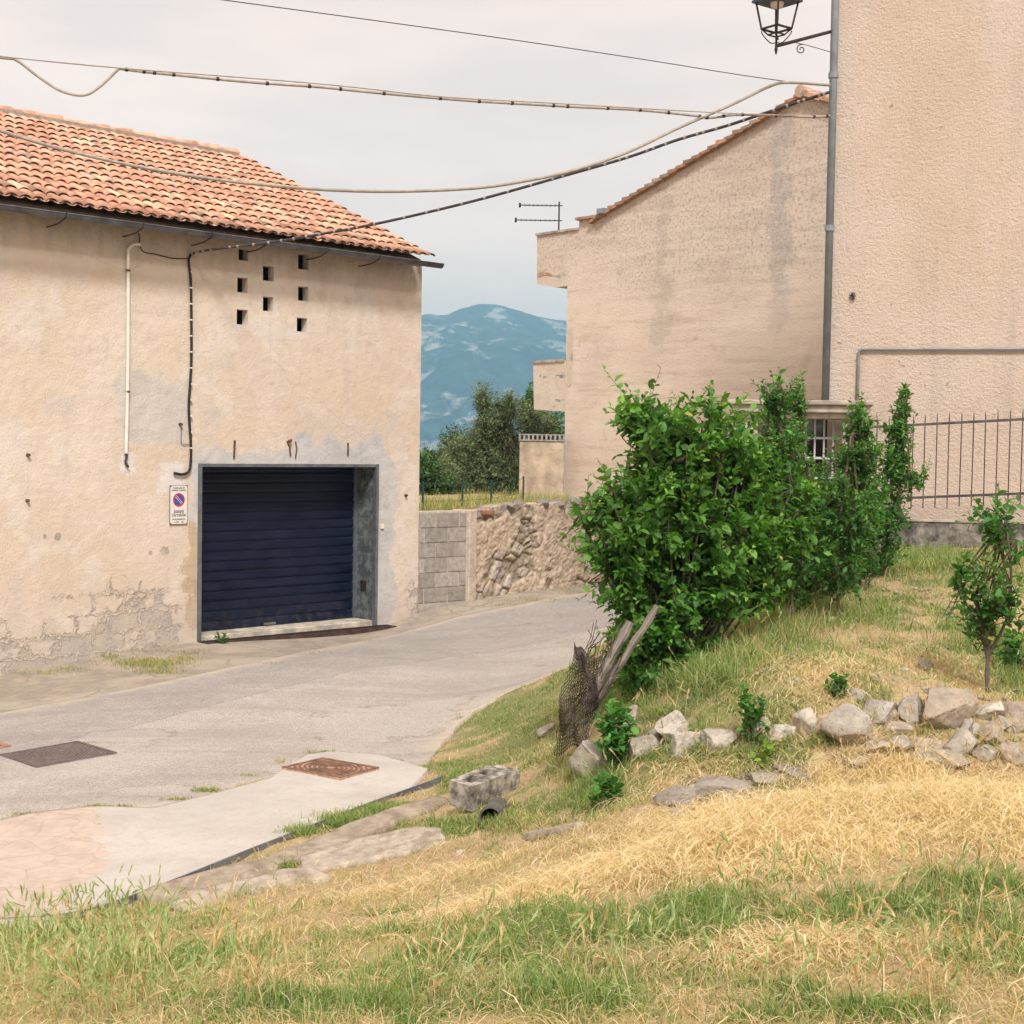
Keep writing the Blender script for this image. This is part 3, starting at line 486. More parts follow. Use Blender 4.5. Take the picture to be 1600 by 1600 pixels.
jm = MB(); jm.quad((TD1, 0, -.3), (TD1, DP+.1, -.3), (TD1, DP+.1, ZD1), (TD1, 0, ZD1)[::1]) ; jm.quad((TD0, DP+.1, -.3), (TD0, 0, -.3), (TD0, 0, ZD1), (TD0, DP+.1, ZD1)); jm.quad((TD0, 0, ZD1), (TD1, 0, ZD1), (TD1, DP+.1, ZD1), (TD0, DP+.1, ZD1))
jm.build('door_reveal', MJAMB, GB)
fr = MB(); fr.box(TD0-.035, TD0+.02, -.02, .05, -.3, ZD1+.03); fr.box(TD1-.02, TD1+.03, -.018, .05, -.3, ZD1+.03); fr.box(TD0+.02, TD1-.02, -.016, .05, ZD1-.015, ZD1+.028)
fr.build('door_frame', MZINC, GB)
sl = MB(); sl.box(TD0+.02, TD1-.02, .03, DP+.3, -.4, .06); sl.build('threshold', simple('pale_threshold', (.52, .46, .38), .9, ns=7, amt=.4, bs=40, bd=.005), GB, bevel=.01)
dr = MB(); ns = 17; zb = .07; sh = (ZD1+.05-zb)/ns
for i in range(ns):
    z0 = zb+i*sh; prof = [(0, .0), (-.004, .012), (-.006, .02), (-.006, sh-.036), (-.003, sh-.03), (.012, sh-.024), (.014, sh-.012), (.010, sh)]
    if i == 0: prof = [(-.012, 0), (-.012, .03), (-.004, .036)]+prof[2:]
    a = len(dr.v)
    vs = [(x, DP+y, z0+z) for y, z in prof for x in (TD0+.03, TD1-.03)]; dr.add(vs, [(2*k, 2*k+1, 2*k+3, 2*k+2) for k in range(len(prof)-1)])
door = dr.build('garage_shutter', MDOOR, GB)
rl = MB(); rl.box(TD1-.06, TD1-.002, DP-.03, DP+.03, 0.06, ZD1-.002); rl.build('guide_rail', MZINC, GB); rl = MB(); rl.box(TD0+.002, TD0+.05, DP-.03, DP+.03, .06, ZD1-.002); rl.build('guide_rail', MZINC, GB)
lb = MB(); lb.box(TD0+1.35, TD0+1.55, DP-.03, DP-.012, .075, .11); lb.build('shutter_handle', MZINC, GB)
t, z = FL(568, 919); bx = MB(); bx.box(TD1-.014, TD1-.004, DP*.45, DP*.72, z-.06, z+.08); bx.build('lock_plate', MIRON, GB)
t, z = FL(596, 823); bx = MB(); bx.box(t-.03, t+.035, -.025, -.002, z-.03, z+.04); bx.build('bell_box', MWHITE, GB, bevel=.006)
# iron rods and stubs above the door, bolts in the wall
def rodpx(pts, r=.012, name='iron_rod', off=-.012):
    mb = MB(); P = [FL(u, v) for u, v in pts]; mb.tube([(t, off, z) for t, z in P], r, 6); mb.build(name, MRUST, GB)
rodpx([(366,688),(365,716)], .014); rodpx([(543,692),(543,712)], .012); rodpx([(455,687),(448,690),(452,698),(453,712)], .012); rodpx([(461,690),(463,700),(461,716)], .009)
for u, v in [(43,711),(42,782),(633,774),(281,663),(452,689)]:
    t, z = FL(u, v); mb = MB(); mb.tube([(t, .01, z), (t, -.045, z)], [.022, .018], 8); mb.build('anchor_bolt', MRUST, GB)
# broken spots in plaster
for u, v, a, b in [(257,860,.075,.06),(235,864,.03,.03),(90,838,.05,.05),(70,838,.02,.03)]:
    t, z = FL(u, v); pts = []; k = 14
    for i in range(k): an = 2*math.pi*i/k; rr = .7+.5*random.random(); pts.append((t+math.cos(an)*a*rr, z+math.sin(an)*b*rr))
    mb = MB(); mb.prism(pts, -.003, .01); mb.build('exposed_block', MCONC, GB)
# roof
def barrel(cols, col_w, x0, y0, z0, sl_, expo, rows, cover=True, ridge=False):
    pass
rc, rs_ = math.cos(math.atan(slope)), math.sin(math.atan(slope))
def tiles(side=1):
    Vs, Ts, Cs = [], [], []; SL = (RS+.32)/rc; rows = 14; ex = SL/rows; cw = .166; ncol = int((eT-(-9.0))/cw); sg = 7
    for r in range(rows):
        for c in range(-1, ncol):
            for kind in (0, 1):
                xc = eT-.09-c*cw-(cw/2 if kind else 0); L = ex*1.16; s0 = r*ex-.03; jit = rng.normal(0, .008, 2); s0 += jit[0]; xc += jit[1]*.8; lift0 = .058 if kind == 0 else .012; 
                if kind == 1 and c < 0: continue
                rot = rng.normal(0, .012); tl = .022
                base = len(Vs); W0, W1 = (.074, .058) if kind == 0 else (.066, .074)
                for e, (s, w, l) in enumerate(((s0, W0, lift0+tl), (s0+L, W1, lift0))):
                    for ring in (0, 1):
                        for k in range(sg+1):
                            an = math.pi*k/sg; ww = w-(.013 if ring else 0); px = xc+rot*(s-s0)+ww*math.cos(an); h = ww*math.sin(an)*(1 if kind == 0 else -1)*(.56 if kind == 0 else .45)+(0 if kind == 0 else .062)
                            hh = l+h; y = -.32+s*rc-hh*rs_; z = eZ+s*rs_+hh*rc; Vs.append((px, y if side == 1 else 2*RS-y, z))
                n = sg+1; f = []
                for k in range(sg):
                    f += [(k, k+1, 2*n+k+1, 2*n+k), (n+k, 3*n+k, 3*n+k+1, n+k+1), (k, n+k, n+k+1, k+1)]
                Ts += [tuple(base+i for i in q_) for q_ in f]
                pal = [(.62, .335, .225), (.68, .39, .27), (.57, .30, .205), (.64, .45, .31), (.52, .33, .245)][rng.choice(5, p=[.3, .27, .2, .13, .1])]; b = rng.normal(1, .08); cc = np.array(pal)*b
                cols = np.tile(cc, (4*n, 1))
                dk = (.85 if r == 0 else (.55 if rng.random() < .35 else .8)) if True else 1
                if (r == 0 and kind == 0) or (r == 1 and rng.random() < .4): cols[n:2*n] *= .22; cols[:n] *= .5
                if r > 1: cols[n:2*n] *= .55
                Cs.append(cols)
    return np.array(Vs), np.array(Ts), np.concatenate(Cs)
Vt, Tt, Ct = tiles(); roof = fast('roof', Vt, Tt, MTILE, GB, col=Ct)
dk = MB()
def rp(x, s, h, side=1): y = -.32+s*rc-h*rs_; return (x, y if side == 1 else 2*RS-y, eZ+s*rs_+h*rc)
SLn = (RS+.32)/rc
dk.add([rp(LX-.2, .04, -.07), rp(eT-.03, .04, -.07), rp(eT-.03, SLn, -.07), rp(LX-.2, SLn, -.07), rp(LX-.2, .04, -.012), rp(eT-.03, .04, -.012), rp(eT-.03, SLn, -.012), rp(LX-.2, SLn, -.012)], [(0,3,2,1),(4,5,6,7),(0,1,5,4),(1,2,6,5),(2,3,7,6),(3,0,4,7)])
dk.add([rp(LX-.2, .04, -.07, 0), rp(eT-.03, .04, -.07, 0), rp(eT-.03, SLn, -.07, 0), rp(LX-.2, SLn, -.07, 0), rp(LX-.2, .04, .03, 0), rp(eT-.03, .04, .03, 0), rp(eT-.03, SLn, .03, 0), rp(LX-.2, SLn, .03, 0)], [(0,3,2,1),(4,5,6,7),(0,1,5,4),(1,2,6,5),(2,3,7,6),(3,0,4,7)])
dk.build('roof_deck', MWOODR, roof)
rd = MB(); x = eT-.02; k = 0
while x > -9.2:
    L = .40; cc = np.array([(.60, .34, .23), (.64, .39, .27), (.55, .31, .21)][k % 3])*random.uniform(.9, 1.08); rd.col = tuple(cc); dz = random.uniform(-.012, .012)+.012*math.sin(k*1.7); 
    ring = []
    for e, (xx, w) in enumerate(((x, .125), (x-L*1.12, .105))):
        for kk in range(9): an = math.pi*kk/8; ring.append((xx, RS+w*1.05*math.cos(an)+random.uniform(-.003, .003), RZ+.05+dz+w*.9*math.sin(an)+(.02 if e == 0 else 0)))
    rd.add(ring, [(i, i+9, i+10, i+1) for i in range(8)]); rd.add([ring[i] for i in range(9)], [tuple(range(9))]); x -= L; k += 1
rd.build('ridge_cap', MTILE, roof, tint=True)
mo = MB(); mo.col = (.33, .28, .23); mo.box(-9.2, eT-.1, RS-.17, RS+.17, RZ-.06, RZ+.085); mo.build('ridge_mortar', MBLK, roof, tint=True)
# gutter
g0 = FL(0, 326, -.40); g1 = FL(688, 417, -.40); gs = (g1[1]-g0[1])/(g1[0]-g0[0])
gt = MB(); gr = .062; n = 9; xs = [LX, g1[0]]
for ri, rr in ((0, gr), (1, gr-.006)):
    vs = [(x, -.42-rr*math.cos(math.pi*k/n)*1, (g1[1]+gs*(x-g1[0])*1.0)+.035-rr*math.sin(math.pi*k/n)) for x in xs for k in range(n+1)]
    gt.add(vs, [(k, k+1, n+1+k+1, n+1+k) for k in range(n)])
gz = lambda x: g1[1]+gs*(x-g1[0])+.035
gt.tube([(LX, -.42-gr, gz(LX)), (g1[0], -.42-gr, gz(g1[0]))], .009, 6)
gt.add([(g1[0], -.42-gr*math.cos(math.pi*k/n), gz(g1[0])-gr*math.sin(math.pi*k/n)) for k in range(n+1)], [tuple(range(n+1))])
gut = gt.build('gutter', MGUT, GB)
for u in (98, 218, 326, 412, 506, 588):
    x = FL(u, 370, -.4)[0]; b = MB(); zz = gz(x); P = [(x, -.02, zz-.115), (x-.0, -.12, zz-.115), (x, -.30, zz-.10), (x, -.40, zz-.072), (x, -.47, zz-.05), (x, -.49, zz+.01)]
    b.tube(spline(P, 14), .009, 5); b.build('gutter_bracket', MIRON, gut)
# small debris/patch boards under eaves
fb = MB(); fb.box(LX, eT-.06, -.30, -.27, eZ-.10, eZ-.02); fb.build('eaves_board', MWOODR, GB)

# ---- sign
sgn = empty('parking_sign', (0, 0, 0), aL, label='small white no parking sign with red and blue roundel beside the roller shutter', cat='sign')
t0, z1 = FL(265, 759); t1, z0 = FL(291, 818); cx = (t0+t1)/2; cz = (z0+z1)/2; sw, shh = (t1-t0), (z1-z0)
sgn.location = tuple(O+U*cx-N*.015+np.array([0, 0, cz]))
def flat(name, col, rough=.5): m = MT(name); return m.fin(m.mix(m.mr(m.noise(20, 4), .35, .7), tuple(c*.88 for c in col), col), rough)
SW = flat('sign_white', (.72, .68, .62)); SR = flat('sign_red', (.52, .03, .035)); SBL = flat('sign_blue', (.02, .10, .42)); SK = flat('sign_black', (.02, .02, .02))
b = MB(); b.box(-sw/2, sw/2, -.004, .004, -shh/2, shh/2); b.build('sign_panel', SW, sgn)
b = MB(); e = .006; b.box(-sw/2-e, sw/2+e, -.003, .006, -shh/2-e, -shh/2+.002); b.box(-sw/2-e, sw/2+e, -.003, .006, shh/2-.002, shh/2+e); b.box(-sw/2-e, -sw/2+.002, -.0035, .0065, -shh/2+.002, shh/2-.002); b.box(sw/2-.002, sw/2+e, -.0035, .0065, -shh/2+.002, shh/2-.002); b.build('sign_rim', MZINC, sgn)
rcz = shh*.13; rr = sw*.345
def disc(r0, r1, y, mat, name, a0=0, a1=2*math.pi):
    b = MB(); n = 48; vs = []
    for k in range(n+1): an = a0+(a1-a0)*k/n; vs += [(r0*math.cos(an), y, rcz+r0*math.sin(an)), (r1*math.cos(an), y, rcz+r1*math.sin(an))]
    b.add(vs, [(2*k, 2*k+1, 2*k+3, 2*k+2) for k in range(n)]); b.build(name, mat, sgn)
disc(0, rr*.80, -.0055, SBL, 'roundel_field'); disc(rr*.77, rr, -.0065, SR, 'roundel_ring')
b = MB(); d = np.array([-1, 0, 1])/math.sqrt(2); pp = np.array([1, 0, 1])/math.sqrt(2); c0 = np.array([0, 0, rcz])
for w_, y_, mt, nm in ((rr*.17, -.0075, SW, 'roundel_bar_edge'), (rr*.10, -.0085, SR, 'roundel_bar')):
    b = MB(); b.quad(*[tuple(c0+np.array([0, y_, 0])+d*s*rr*.80+pp*q2*w_) for s, q2 in ((-1, -1), (1, -1), (1, 1), (-1, 1))]); b.build(nm, mt, sgn)
def txt(s, size, zc, wmax=None, x=0):
    cu = bpy.data.curves.new('lettering', 'FONT'); cu.body = s; cu.size = size; cu.align_x = 'CENTER'; cu.align_y = 'CENTER'; cu.extrude = .0005; cu.materials.append(SK); cu.offset = 0
    o = bpy.data.objects.new('lettering', cu); link(o, sgn); o.rotation_euler = (math.pi/2, 0, 0); o.location = (x, -.0065, zc)
    bpy.context.view_layer.update(); me = bpy.data.meshes.new_from_object(o.evaluated_get(bpy.context.evaluated_depsgraph_get())); o2 = bpy.data.objects.new('lettering', me); link(o2, sgn); o2.rotation_euler = o.rotation_euler; o2.location = o.location; bpy.data.objects.remove(o); o = o2
    return o
txt('Comune di', sw*.15, shh*.445); txt('Atena Lucana', sw*.15, shh*.385); txt('passo', sw*.27, -shh*.165); txt('carrabile', sw*.235, -shh*.265); txt('Autorizzazione', sw*.125, -shh*.375); txt('n. 104     del', sw*.11, -shh*.45)
for sx, sz in ((-1, 1), (1, 1), (-1, -1), (1, -1)):
    b = MB(); b.tube([(sx*sw*.48, -.004, sz*shh*.49), (sx*sw*.48, -.012, sz*shh*.49)], .008, 8); b.build('screw', MRUST, sgn)

# ---- conduit and cables on the facade
def facepath(pts, off): return [O+U*FL(u, v)[0]+N*off+np.array([0, 0, FL(u, v)[1]]) for u, v in pts]
b = MB(); b.tube(spline(facepath([(218,382),(207,382),(200,388),(198,400),(198,500),(197,610),(195,700),(195,708)], -.035), 40), .022, 10); o = b.build('conduit_pipe', MWHITE, None, sm=True); tag(o, 'white vertical conduit pipe fixed to the garage wall', 'pipe')
o.select_set(False)
for v in (423, 612):
    b = MB(); p = facepath([(197.6, v)], -.035)[0]; b.tube([p-np.array([0, 0, .012]), p+np.array([0, 0, .012])], .028, 8); c = b.build('pipe_clip', MRUST, o)
b = MB(); b.tube(spline(facepath([(195,706),(196,714),(194,722),(199,730)], -.03), 12), .014, 6); b.build('cable_end', MDARKC, o)
b = MB(); b.tube(spline(facepath([(300,396),(294,402),(293,412),(296,440),(297,500),(297,560),(295,600),(293,640),(296,690),(296,720),(293,736),(283,741),(270,739)], -.03), 60), .017, 8); o = b.build('wall_cable', MBLACK, None, sm=True); tag(o, 'black power cable running down the garage wall and curling at its foot', 'cable')
for i in range(12):
    p = facepath([(296.5, 425+i*25)], -.03)[0]; b = MB(); b.tube([p-np.array([0, 0, .008]), p+np.array([0, 0, .008])], .021, 6); b.build('cable_tie', MWHITE, o)
b = MB(); b.tube(spline(facepath([(215,364),(217,374),(217,384),(224,394),(240,397),(256,401),(270,404),(291,404)], -.02), 30), .007, 5); o = b.build('thin_wire', MDARKC, None); tag(o, 'thin slack wire between white conduit and black cable under the gutter', 'wire')
b = MB(); b.tube(spline(facepath([(294,694),(284,694),(282,688),(283,668)], -.015), 14), .005, 5); o = b.build('thin_wire', MZINC, None); tag(o, 'short bent wire stub above the parking sign', 'wire')

# ------------------------------------------------------------------ overhead cables
RB0 = at(1297, 500, 16.0); RBx = np.array([.978, -.208, 0]); RBy = np.array([.208, .978, 0])
def cable(name, px, d0, d1, r, mat, label, ties=0, tmat=None, pre=(), dl=None):
    x0, x1 = px[0][0], px[-1][0]; P = [np.asarray(p) for p in pre]
    for u, v in px: f = (u-x0)/(x1-x0); P.append(at(u, v, 1/((1-f)/d0+f/d1)))
    S = spline(P, 90); b = MB(); b.tube(S, r, 7); o = b.build(name, mat, None, sm=True); tag(o, label, 'cable')
    if ties:
        L = len(S)
        for i in range(ties):
            b = MB()
            k = int((i+.5+random.uniform(-.25, .25))*L/ties); k = min(max(k, 0), L-2); a, c = S[k], S[k+1]; dd = (c-a)/np.linalg.norm(c-a); b.tube([a-dd*.014, a+dd*.014], r*(1.18 if tmat else 1.4), 6); b.build('cable_tie', tmat or MIRON, o)
    return o
dA, dB = 13.0, 15.9
cable('overhead_cable', [(-260,60),(0,88),(185,106),(500,131),(690,151),(880,162),(1120,176),(1262,181),(1297,180)], 11.5, 15.95, .006, MCAB, 'straight upper messenger wire of the double overhead line')
cable('overhead_cable', [(185,107),(225,112),(285,118),(400,129),(500,136),(600,146),(730,157),(830,163),(900,167),(1000,172),(1080,180),(1110,184),(1160,179),(1262,182.5),(1297,181)], 13.3, 15.9, .0135, MCAB, 'thicker tan cable tied beneath the messenger wire', 24)
cable('overhead_cable', [(-200,70),(0,90),(25,94),(60,120),(95,142),(130,149),(155,136),(185,108)], 12.6, 13.3, .013, MCAB, 'slack drooping loop of pale cable at the top left')
cable('overhead_cable', [(-260,110),(0,204),(150,246),(300,275),(460,293),(600,299),(740,294),(830,281),(900,265),(980,238),(1060,200),(1140,165),(1205,134),(1235,129),(1297,133)], 12.0, 15.9, .016, MCAB, 'thick tan cable sagging across the tiled roof')
pC = facepath([(297, 397)], -.05)[0]
cable('overhead_cable', [(297,397),(330,390),(420,379),(500,366),(600,347),(740,314),(880,275),(980,246),(1060,218),(1140,195),(1230,165),(1296,144)], float(pC[1]), 15.9, .017, MDARKC, 'dark cable with pale ties rising from garage wall to tall house', 46, MCAB)
cable('overhead_cable', [(100,-35),(350,0),(600,34),(800,62),(1000,92),(1150,116),(1240,129)], 12, 15.8, .0045, MDARKC, 'thinnest single wire crossing the top of the sky')
cable('overhead_cable', [(1240,66),(1262,71),(1297,81)], 14.6, 16.0, .004, MDARKC, 'short thin wire behind the street lamp arm')

# ------------------------------------------------------------------ tall stucco building
aR = math.atan2(RBx[1], RBx[0]); TB = empty('stucco_house', (RB0[0], RB0[1], 0), aR, label='tall peach stucco house wall at the right edge with a grey downpipe', cat='house')
b = MB(); b.box(0, 9, 0, 8, -.5, 12.6); b.build('wall', MS, TB)
b = MB(); b.add([(-.4, -.4, 12.6), (9.4, -.4, 12.6), (9.4, 8.4, 12.6), (-.4, 8.4, 12.6), (4.5, 4, 14.4)], [(0, 1, 4), (1, 2, 4), (2, 3, 4), (3, 0, 4), (3, 2, 1, 0)]); b.col = (.55, .25, .14); b.c = [b.col]*5; b.build('roof', MTILE, TB, tint=True)
def RL(u, v, off=0):
    p = hit(u, v, RB0+RBy*off, RBy); q = p-np.array([RB0[0], RB0[1], 0]); return float(np.dot(q, RBx)), float(p[2])
x_, zt = RL(1291, 626); b = MB(); b.tube([(-.03, -.05, 12.5), (-.03, -.05, zt)], .042, 12); dp = b.build('downpipe', MPIPE, TB, sm=True)
for v in (358, 120):
    z_ = RL(1291, v)[1]; b = MB(); b.tube([(-.03, -.05, z_-.03), (-.03, -.05, z_+.03)], .054, 12); b.build('pipe_collar', MPIPE, dp)
xa, za = RL(1343, 546); xb, zc_ = RL(1341, 640); b = MB(); b.tube([(xb-.02, -.03, zc_-.4), (xa-.005, -.03, za-.04), (xa, -.03, za-.012), (xa+.03, -.03, za), (8.9, -.03, za+.03)], .015, 8); b.build('gas_pipe', MPIPE, TB, sm=True)
xs_, zs_ = RL(1332, 463); b = MB()
for k in range(9): an = k*.7; b.tube([(xs_, -.005, zs_), (xs_+.035*math.cos(an), -.03, zs_+.045*math.sin(an))], .006, 4)
b.build('wall_hook', MIRON, TB)
# lamp
lx, lz = at(1213, 60, 15.2)[[0, 2]]; LP = empty('street_lamp', tuple(at(1213, 62, 15.2)), 0, label='black wrought iron lantern on a bracket arm high on the stucco house', cat='lamp')
k = 15.2/F; R45 = lambda a: a
b = MB(); bw, tw, hb, ht = .108, .150, .11, .375                        # lantern: bottom frame and top plate, rotated a little
ra = R(38)
def lp(x, y, z): return (x*math.cos(ra)-y*math.sin(ra), x*math.sin(ra)+y*math.cos(ra), z)
cs = [(-1, -1), (1, -1), (1, 1), (-1, 1)]
for i in range(4):
    a, c = cs[i], cs[(i+1) % 4]; b.tube([lp(a[0]*bw, a[1]*bw, hb), lp(a[0]*tw, a[1]*tw, ht)], .011, 6); b.tube([lp(a[0]*bw, a[1]*bw, hb), lp(c[0]*bw, c[1]*bw, hb)], .012, 6); b.tube([lp(a[0]*bw*.55, a[1]*bw*.55, .05), lp(a[0]*bw, a[1]*bw, hb)], .008, 5); b.tube([lp(a[0]*bw*.55, a[1]*bw*.55, .05), lp(c[0]*bw*.55, c[1]*bw*.55, .05)], .009, 5)
    b.tube(spline([(0, 0, -.03), lp(a[0]*bw*.4, a[1]*bw*.4, -.03), lp(a[0]*bw*.9, a[1]*bw*.9, .05), lp(a[0]*bw, a[1]*bw, hb-.02)], 12), .006, 5)
b.build('lantern_cage', MIRON, LP)
b = MB(); rf = tw*1.22; b.add([lp(-rf, -rf, ht), lp(rf, -rf, ht), lp(rf, rf, ht), lp(-rf, rf, ht), lp(-rf, -rf, ht+.02), lp(rf, -rf, ht+.02), lp(rf, rf, ht+.02), lp(-rf, rf, ht+.02), (0, 0, ht+.28)], [(3,2,1,0),(0,1,5,4),(1,2,6,5),(2,3,7,6),(3,0,4,7),(4,5,8),(5,6,8),(6,7,8),(7,4,8)]); b.tube([(0, 0, ht+.26), (0, 0, ht+.38)], [.02, .006], 8); b.build('lamp_roof', flat('lamp_roof_paint', (.035, .06, .10), .4), LP)
b = MB(); b.tube([(0, 0, ht-.002), (0, 0, ht-.05)], [.07, .06], 14); b.build('lamp_fitting', MWHITE, LP)
b = MB(); b.tube([(0, 0, -.15), (0, 0, -.10), (0, 0, -.07), (0, 0, .05)], [.006, .018, .012, .012], 8); end = np.array([RB0[0], RB0[1], 0])+RBx*.12+RBy*.0; e_ = at(1300, 49, 15.98)-at(1213, 62, 15.2)
b.tube([(0, 0, -.065), (e_[0], e_[1], e_[2])], .018, 8)
sc_ = [];
for i in range(26): an = i*.36; r_ = .052*(1-i/30); sc_.append(np.array([.26+math.cos(an+1.2)*r_*1.0, .05*.26, -.09+math.sin(an+1.2)*r_]))
b.tube(sc_, .006, 5); b.tube([(.02, 0, .0), (0, 0, .06)], .01, 5); b.build('lamp_bracket', MIRON, LP)

# ------------------------------------------------------------------ gable house
E0 = at(882, 700, 35.0); aG = math.atan2(W[1], W[0]); GH = empty('gable_house', (E0[0], E0[1], 0), aG, label='tall weathered house with a stained windowless gable and broken balconies', cat='house')
def GL(u, v, off=0):
    p = hit(u, v, E0+U*off, U); q = p-E0; return float(np.dot(q, W)), float(p[2])
def gp(l): return [GL(u, v) for u, v in l]
ax_, az_ = GL(1256, 152); x1, z1 = GL(945, 338); sl2 = (az_-z1)/(ax_-x1)
poly = [(0, -1.5), (ax_*2-.3, -1.5), (ax_*2-.3, az_-sl2*(ax_-.3))]+[(ax_, az_)]+gp([(945,338),(905,345)])+[(GL(905, 358)[0], GL(905, 359)[1])]+[(0, GL(882, 362)[1])]
b = MB(); b.prism(poly[::1], 0, 11); b.build('wall', MG, GH)
# parapet with broken slab, lower balcony
pt = gp([(839,368),(882,361),(882,430),(839,434)]); pt[1] = (0, GL(882, 362)[1]); pt[2] = (0, pt[2][1]); b = MB(); b.prism([pt[3], pt[2], pt[1], pt[0]], 0.0, 10.8); b.build('terrace_parapet', MG, GH)
sb = gp([(839,434),(882,430),(882,447),(868,449),(839,444)]); sb[1] = (0, sb[1][1]); sb[2] = (0, sb[2][1]); b = MB(); b.prism([sb[4], sb[3], sb[2], sb[1], sb[0]], .004, 9); b.build('balcony_slab', MPE, GH)
b = MB(); b.col = (.50, .29, .19); t_ = gp([(840,427),(850,424),(860,427),(864,430),(850,430),(841,432)]); b.prism(t_[::-1], -.012, .05); b.build('broken_tile', MTILE, GH, tint=True)
pt = gp([(834,566),(881,563),(882,643),(835,640)]); pt[1] = (-.002, pt[1][1]); pt[2] = (-.002, pt[2][1]); b = MB(); b.prism([pt[3], pt[2], pt[1], pt[0]], -.02, 9); b.build('balcony', MPE, GH)
cp = gp([(833,564),(883,561),(883,565),(833,568)]); b = MB(); b.prism(cp[::-1], -.05, 9.05); b.build('balcony_coping', MCONC, GH)
cp = gp([(838,365),(905,355.5),(905,359),(838,368.5)]); b = MB(); b.prism(cp[::-1], -.04, 10.8); b.build('parapet_coping', MCONC, GH)
cp = gp([(888,508),(896,508),(896,530),(893,600),(888,606),(886,560)]); b = MB(); b.prism(cp[::-1], -.012, .01); b.build('render_scar', MPE, GH)
# verge tiles
vt = MB()
def vl(f): return (x1-.25+(ax_+.05-x1+.25)*f)
nT = 26
for i in range(nT):
    f0, f1 = i/nT, (i+1.25)/nT; xa_, xb_ = vl(f0), vl(min(f1, 1.02)); za_ = z1+sl2*(xa_-x1); zb_ = z1+sl2*(xb_-x1)
    vt.col = tuple(np.array(random.choice([(.40, .24, .16), (.48, .27, .17), (.33, .23, .17), (.42, .30, .22)]))*random.uniform(.8, 1.1)); h0 = random.uniform(.09, .14)
    vt.add([(xa_, y, za_+dz) for y, dz in ((-.14, .03), (-.14, h0), (.10, h0+.05), (.10, .03))]+[(xb_, y, zb_+dz) for y, dz in ((-.14, -.01), (-.14, .05), (.10, .1), (.10, -.01))], [(0,1,2,3),(7,6,5,4),(0,4,5,1),(1,5,6,2),(2,6,7,3),(3,7,4,0)])
rfG = MB(); rfG.col = (.45, .25, .16)
for sgn_ in (1,):
    rfG.add([(x1-.4, -.12, z1-sl2*.4+.06), (ax_, -.12, az_+.06), (ax_, 11.1, az_+.06), (x1-.4, 11.1, z1-sl2*.4+.06), (x1-.4, -.12, z1-sl2*.4-.0), (ax_, -.12, az_), (ax_, 11.1, az_), (x1-.4, 11.1, z1-sl2*.4)], [(0,1,2,3),(7,6,5,4),(0,4,5,1),(0,3,7,4),(1,5,6,2),(2,6,7,3)])
    zr = az_-sl2*ax_
    rfG.add([(ax_, -.12, az_+.06), (ax_*2+.3, -.12, az_-sl2*(ax_+.3)+.06), (ax_*2+.3, 11.1, az_-sl2*(ax_+.3)+.06), (ax_, 11.1, az_+.06), (ax_, -.12, az_), (ax_*2+.3, -.12, az_-sl2*(ax_+.3)), (ax_*2+.3, 11.1, az_-sl2*(ax_+.3)), (ax_, 11.1, az_)], [(0,1,2,3),(7,6,5,4),(0,4,5,1),(0,3,7,4),(1,5,6,2),(2,6,7,3)])
rg = rfG.build('roof', MTILE, GH, tint=True); 
for i in range(8):
    xa_ = ax_+.0+i*.4; xb_ = xa_+.46; vt.col = tuple(np.array((.52, .30, .2))*random.uniform(.8, 1.15)); za_ = az_-sl2*(xa_-ax_); zb_ = az_-sl2*(xb_-ax_)
    vt.add([(xa_, y, za_+dz) for y, dz in ((-.15, .03), (-.15, .10), (.10, .14), (.10, .03))]+[(xb_, y, zb_+dz) for y, dz in ((-.15, .0), (-.15, .13), (.10, .17), (.10, -.0))], [(0,1,2,3),(7,6,5,4),(0,4,5,1),(1,5,6,2),(2,6,7,3),(3,7,4,0)])
vt.build('verge_tile', MTILE, rg, tint=True)
b = MB(); b.col = (.56, .40, .31); b.tube([(ax_, -.16, az_+.10), (ax_+.01, .4, az_+.11), (ax_, 11, az_+.10)], [.13, .12, .12], 10); b.build('ridge_cap', MTILE, rg, tint=True)
lt = gp([(903,341),(947,334),(947,338),(903,345)]); b = MB(); b.col = (.42, .25, .18); b.prism(lt[::-1], -.1, 11); b.build('eave_tiles', MTILE, rg, tint=True)
xg, zg = GL(947, 331); b = MB(); b.box(xg-.12, xg+.1, -.2, 11, zg-.06, zg+.06); b.build('gutter', MPIPE, GH)
# antenna
AN = empty('tv_antenna', tuple(at(873, 362, 36)), 0, label='thin two-boom television antenna on the gable house terrace', cat='antenna')
kk = 36/F; b = MB(); b.tube([(0, 0, -.3), (0, 0, 46*kk)], .022, 6); mast = b.build('mast', MIRON, AN)
for zz, l in ((40*kk, 61*kk), (17*kk, 67*kk)):
    b = MB(); b.tube([(.08, 0, zz), (-l, .0, zz)], .014, 5); bm_ = b.build('boom', MIRON, AN)
    b = MB()
    for i in range(9): x = -.1-(l-.12)*i/8; b.tube([(x, -.16, zz), (x, .16, zz)], .008, 4)
    b.tube([(-l, -.05, zz-.05), (-l, .05, zz+.05)], .03, 5); b.build('element', MIRON, bm_)

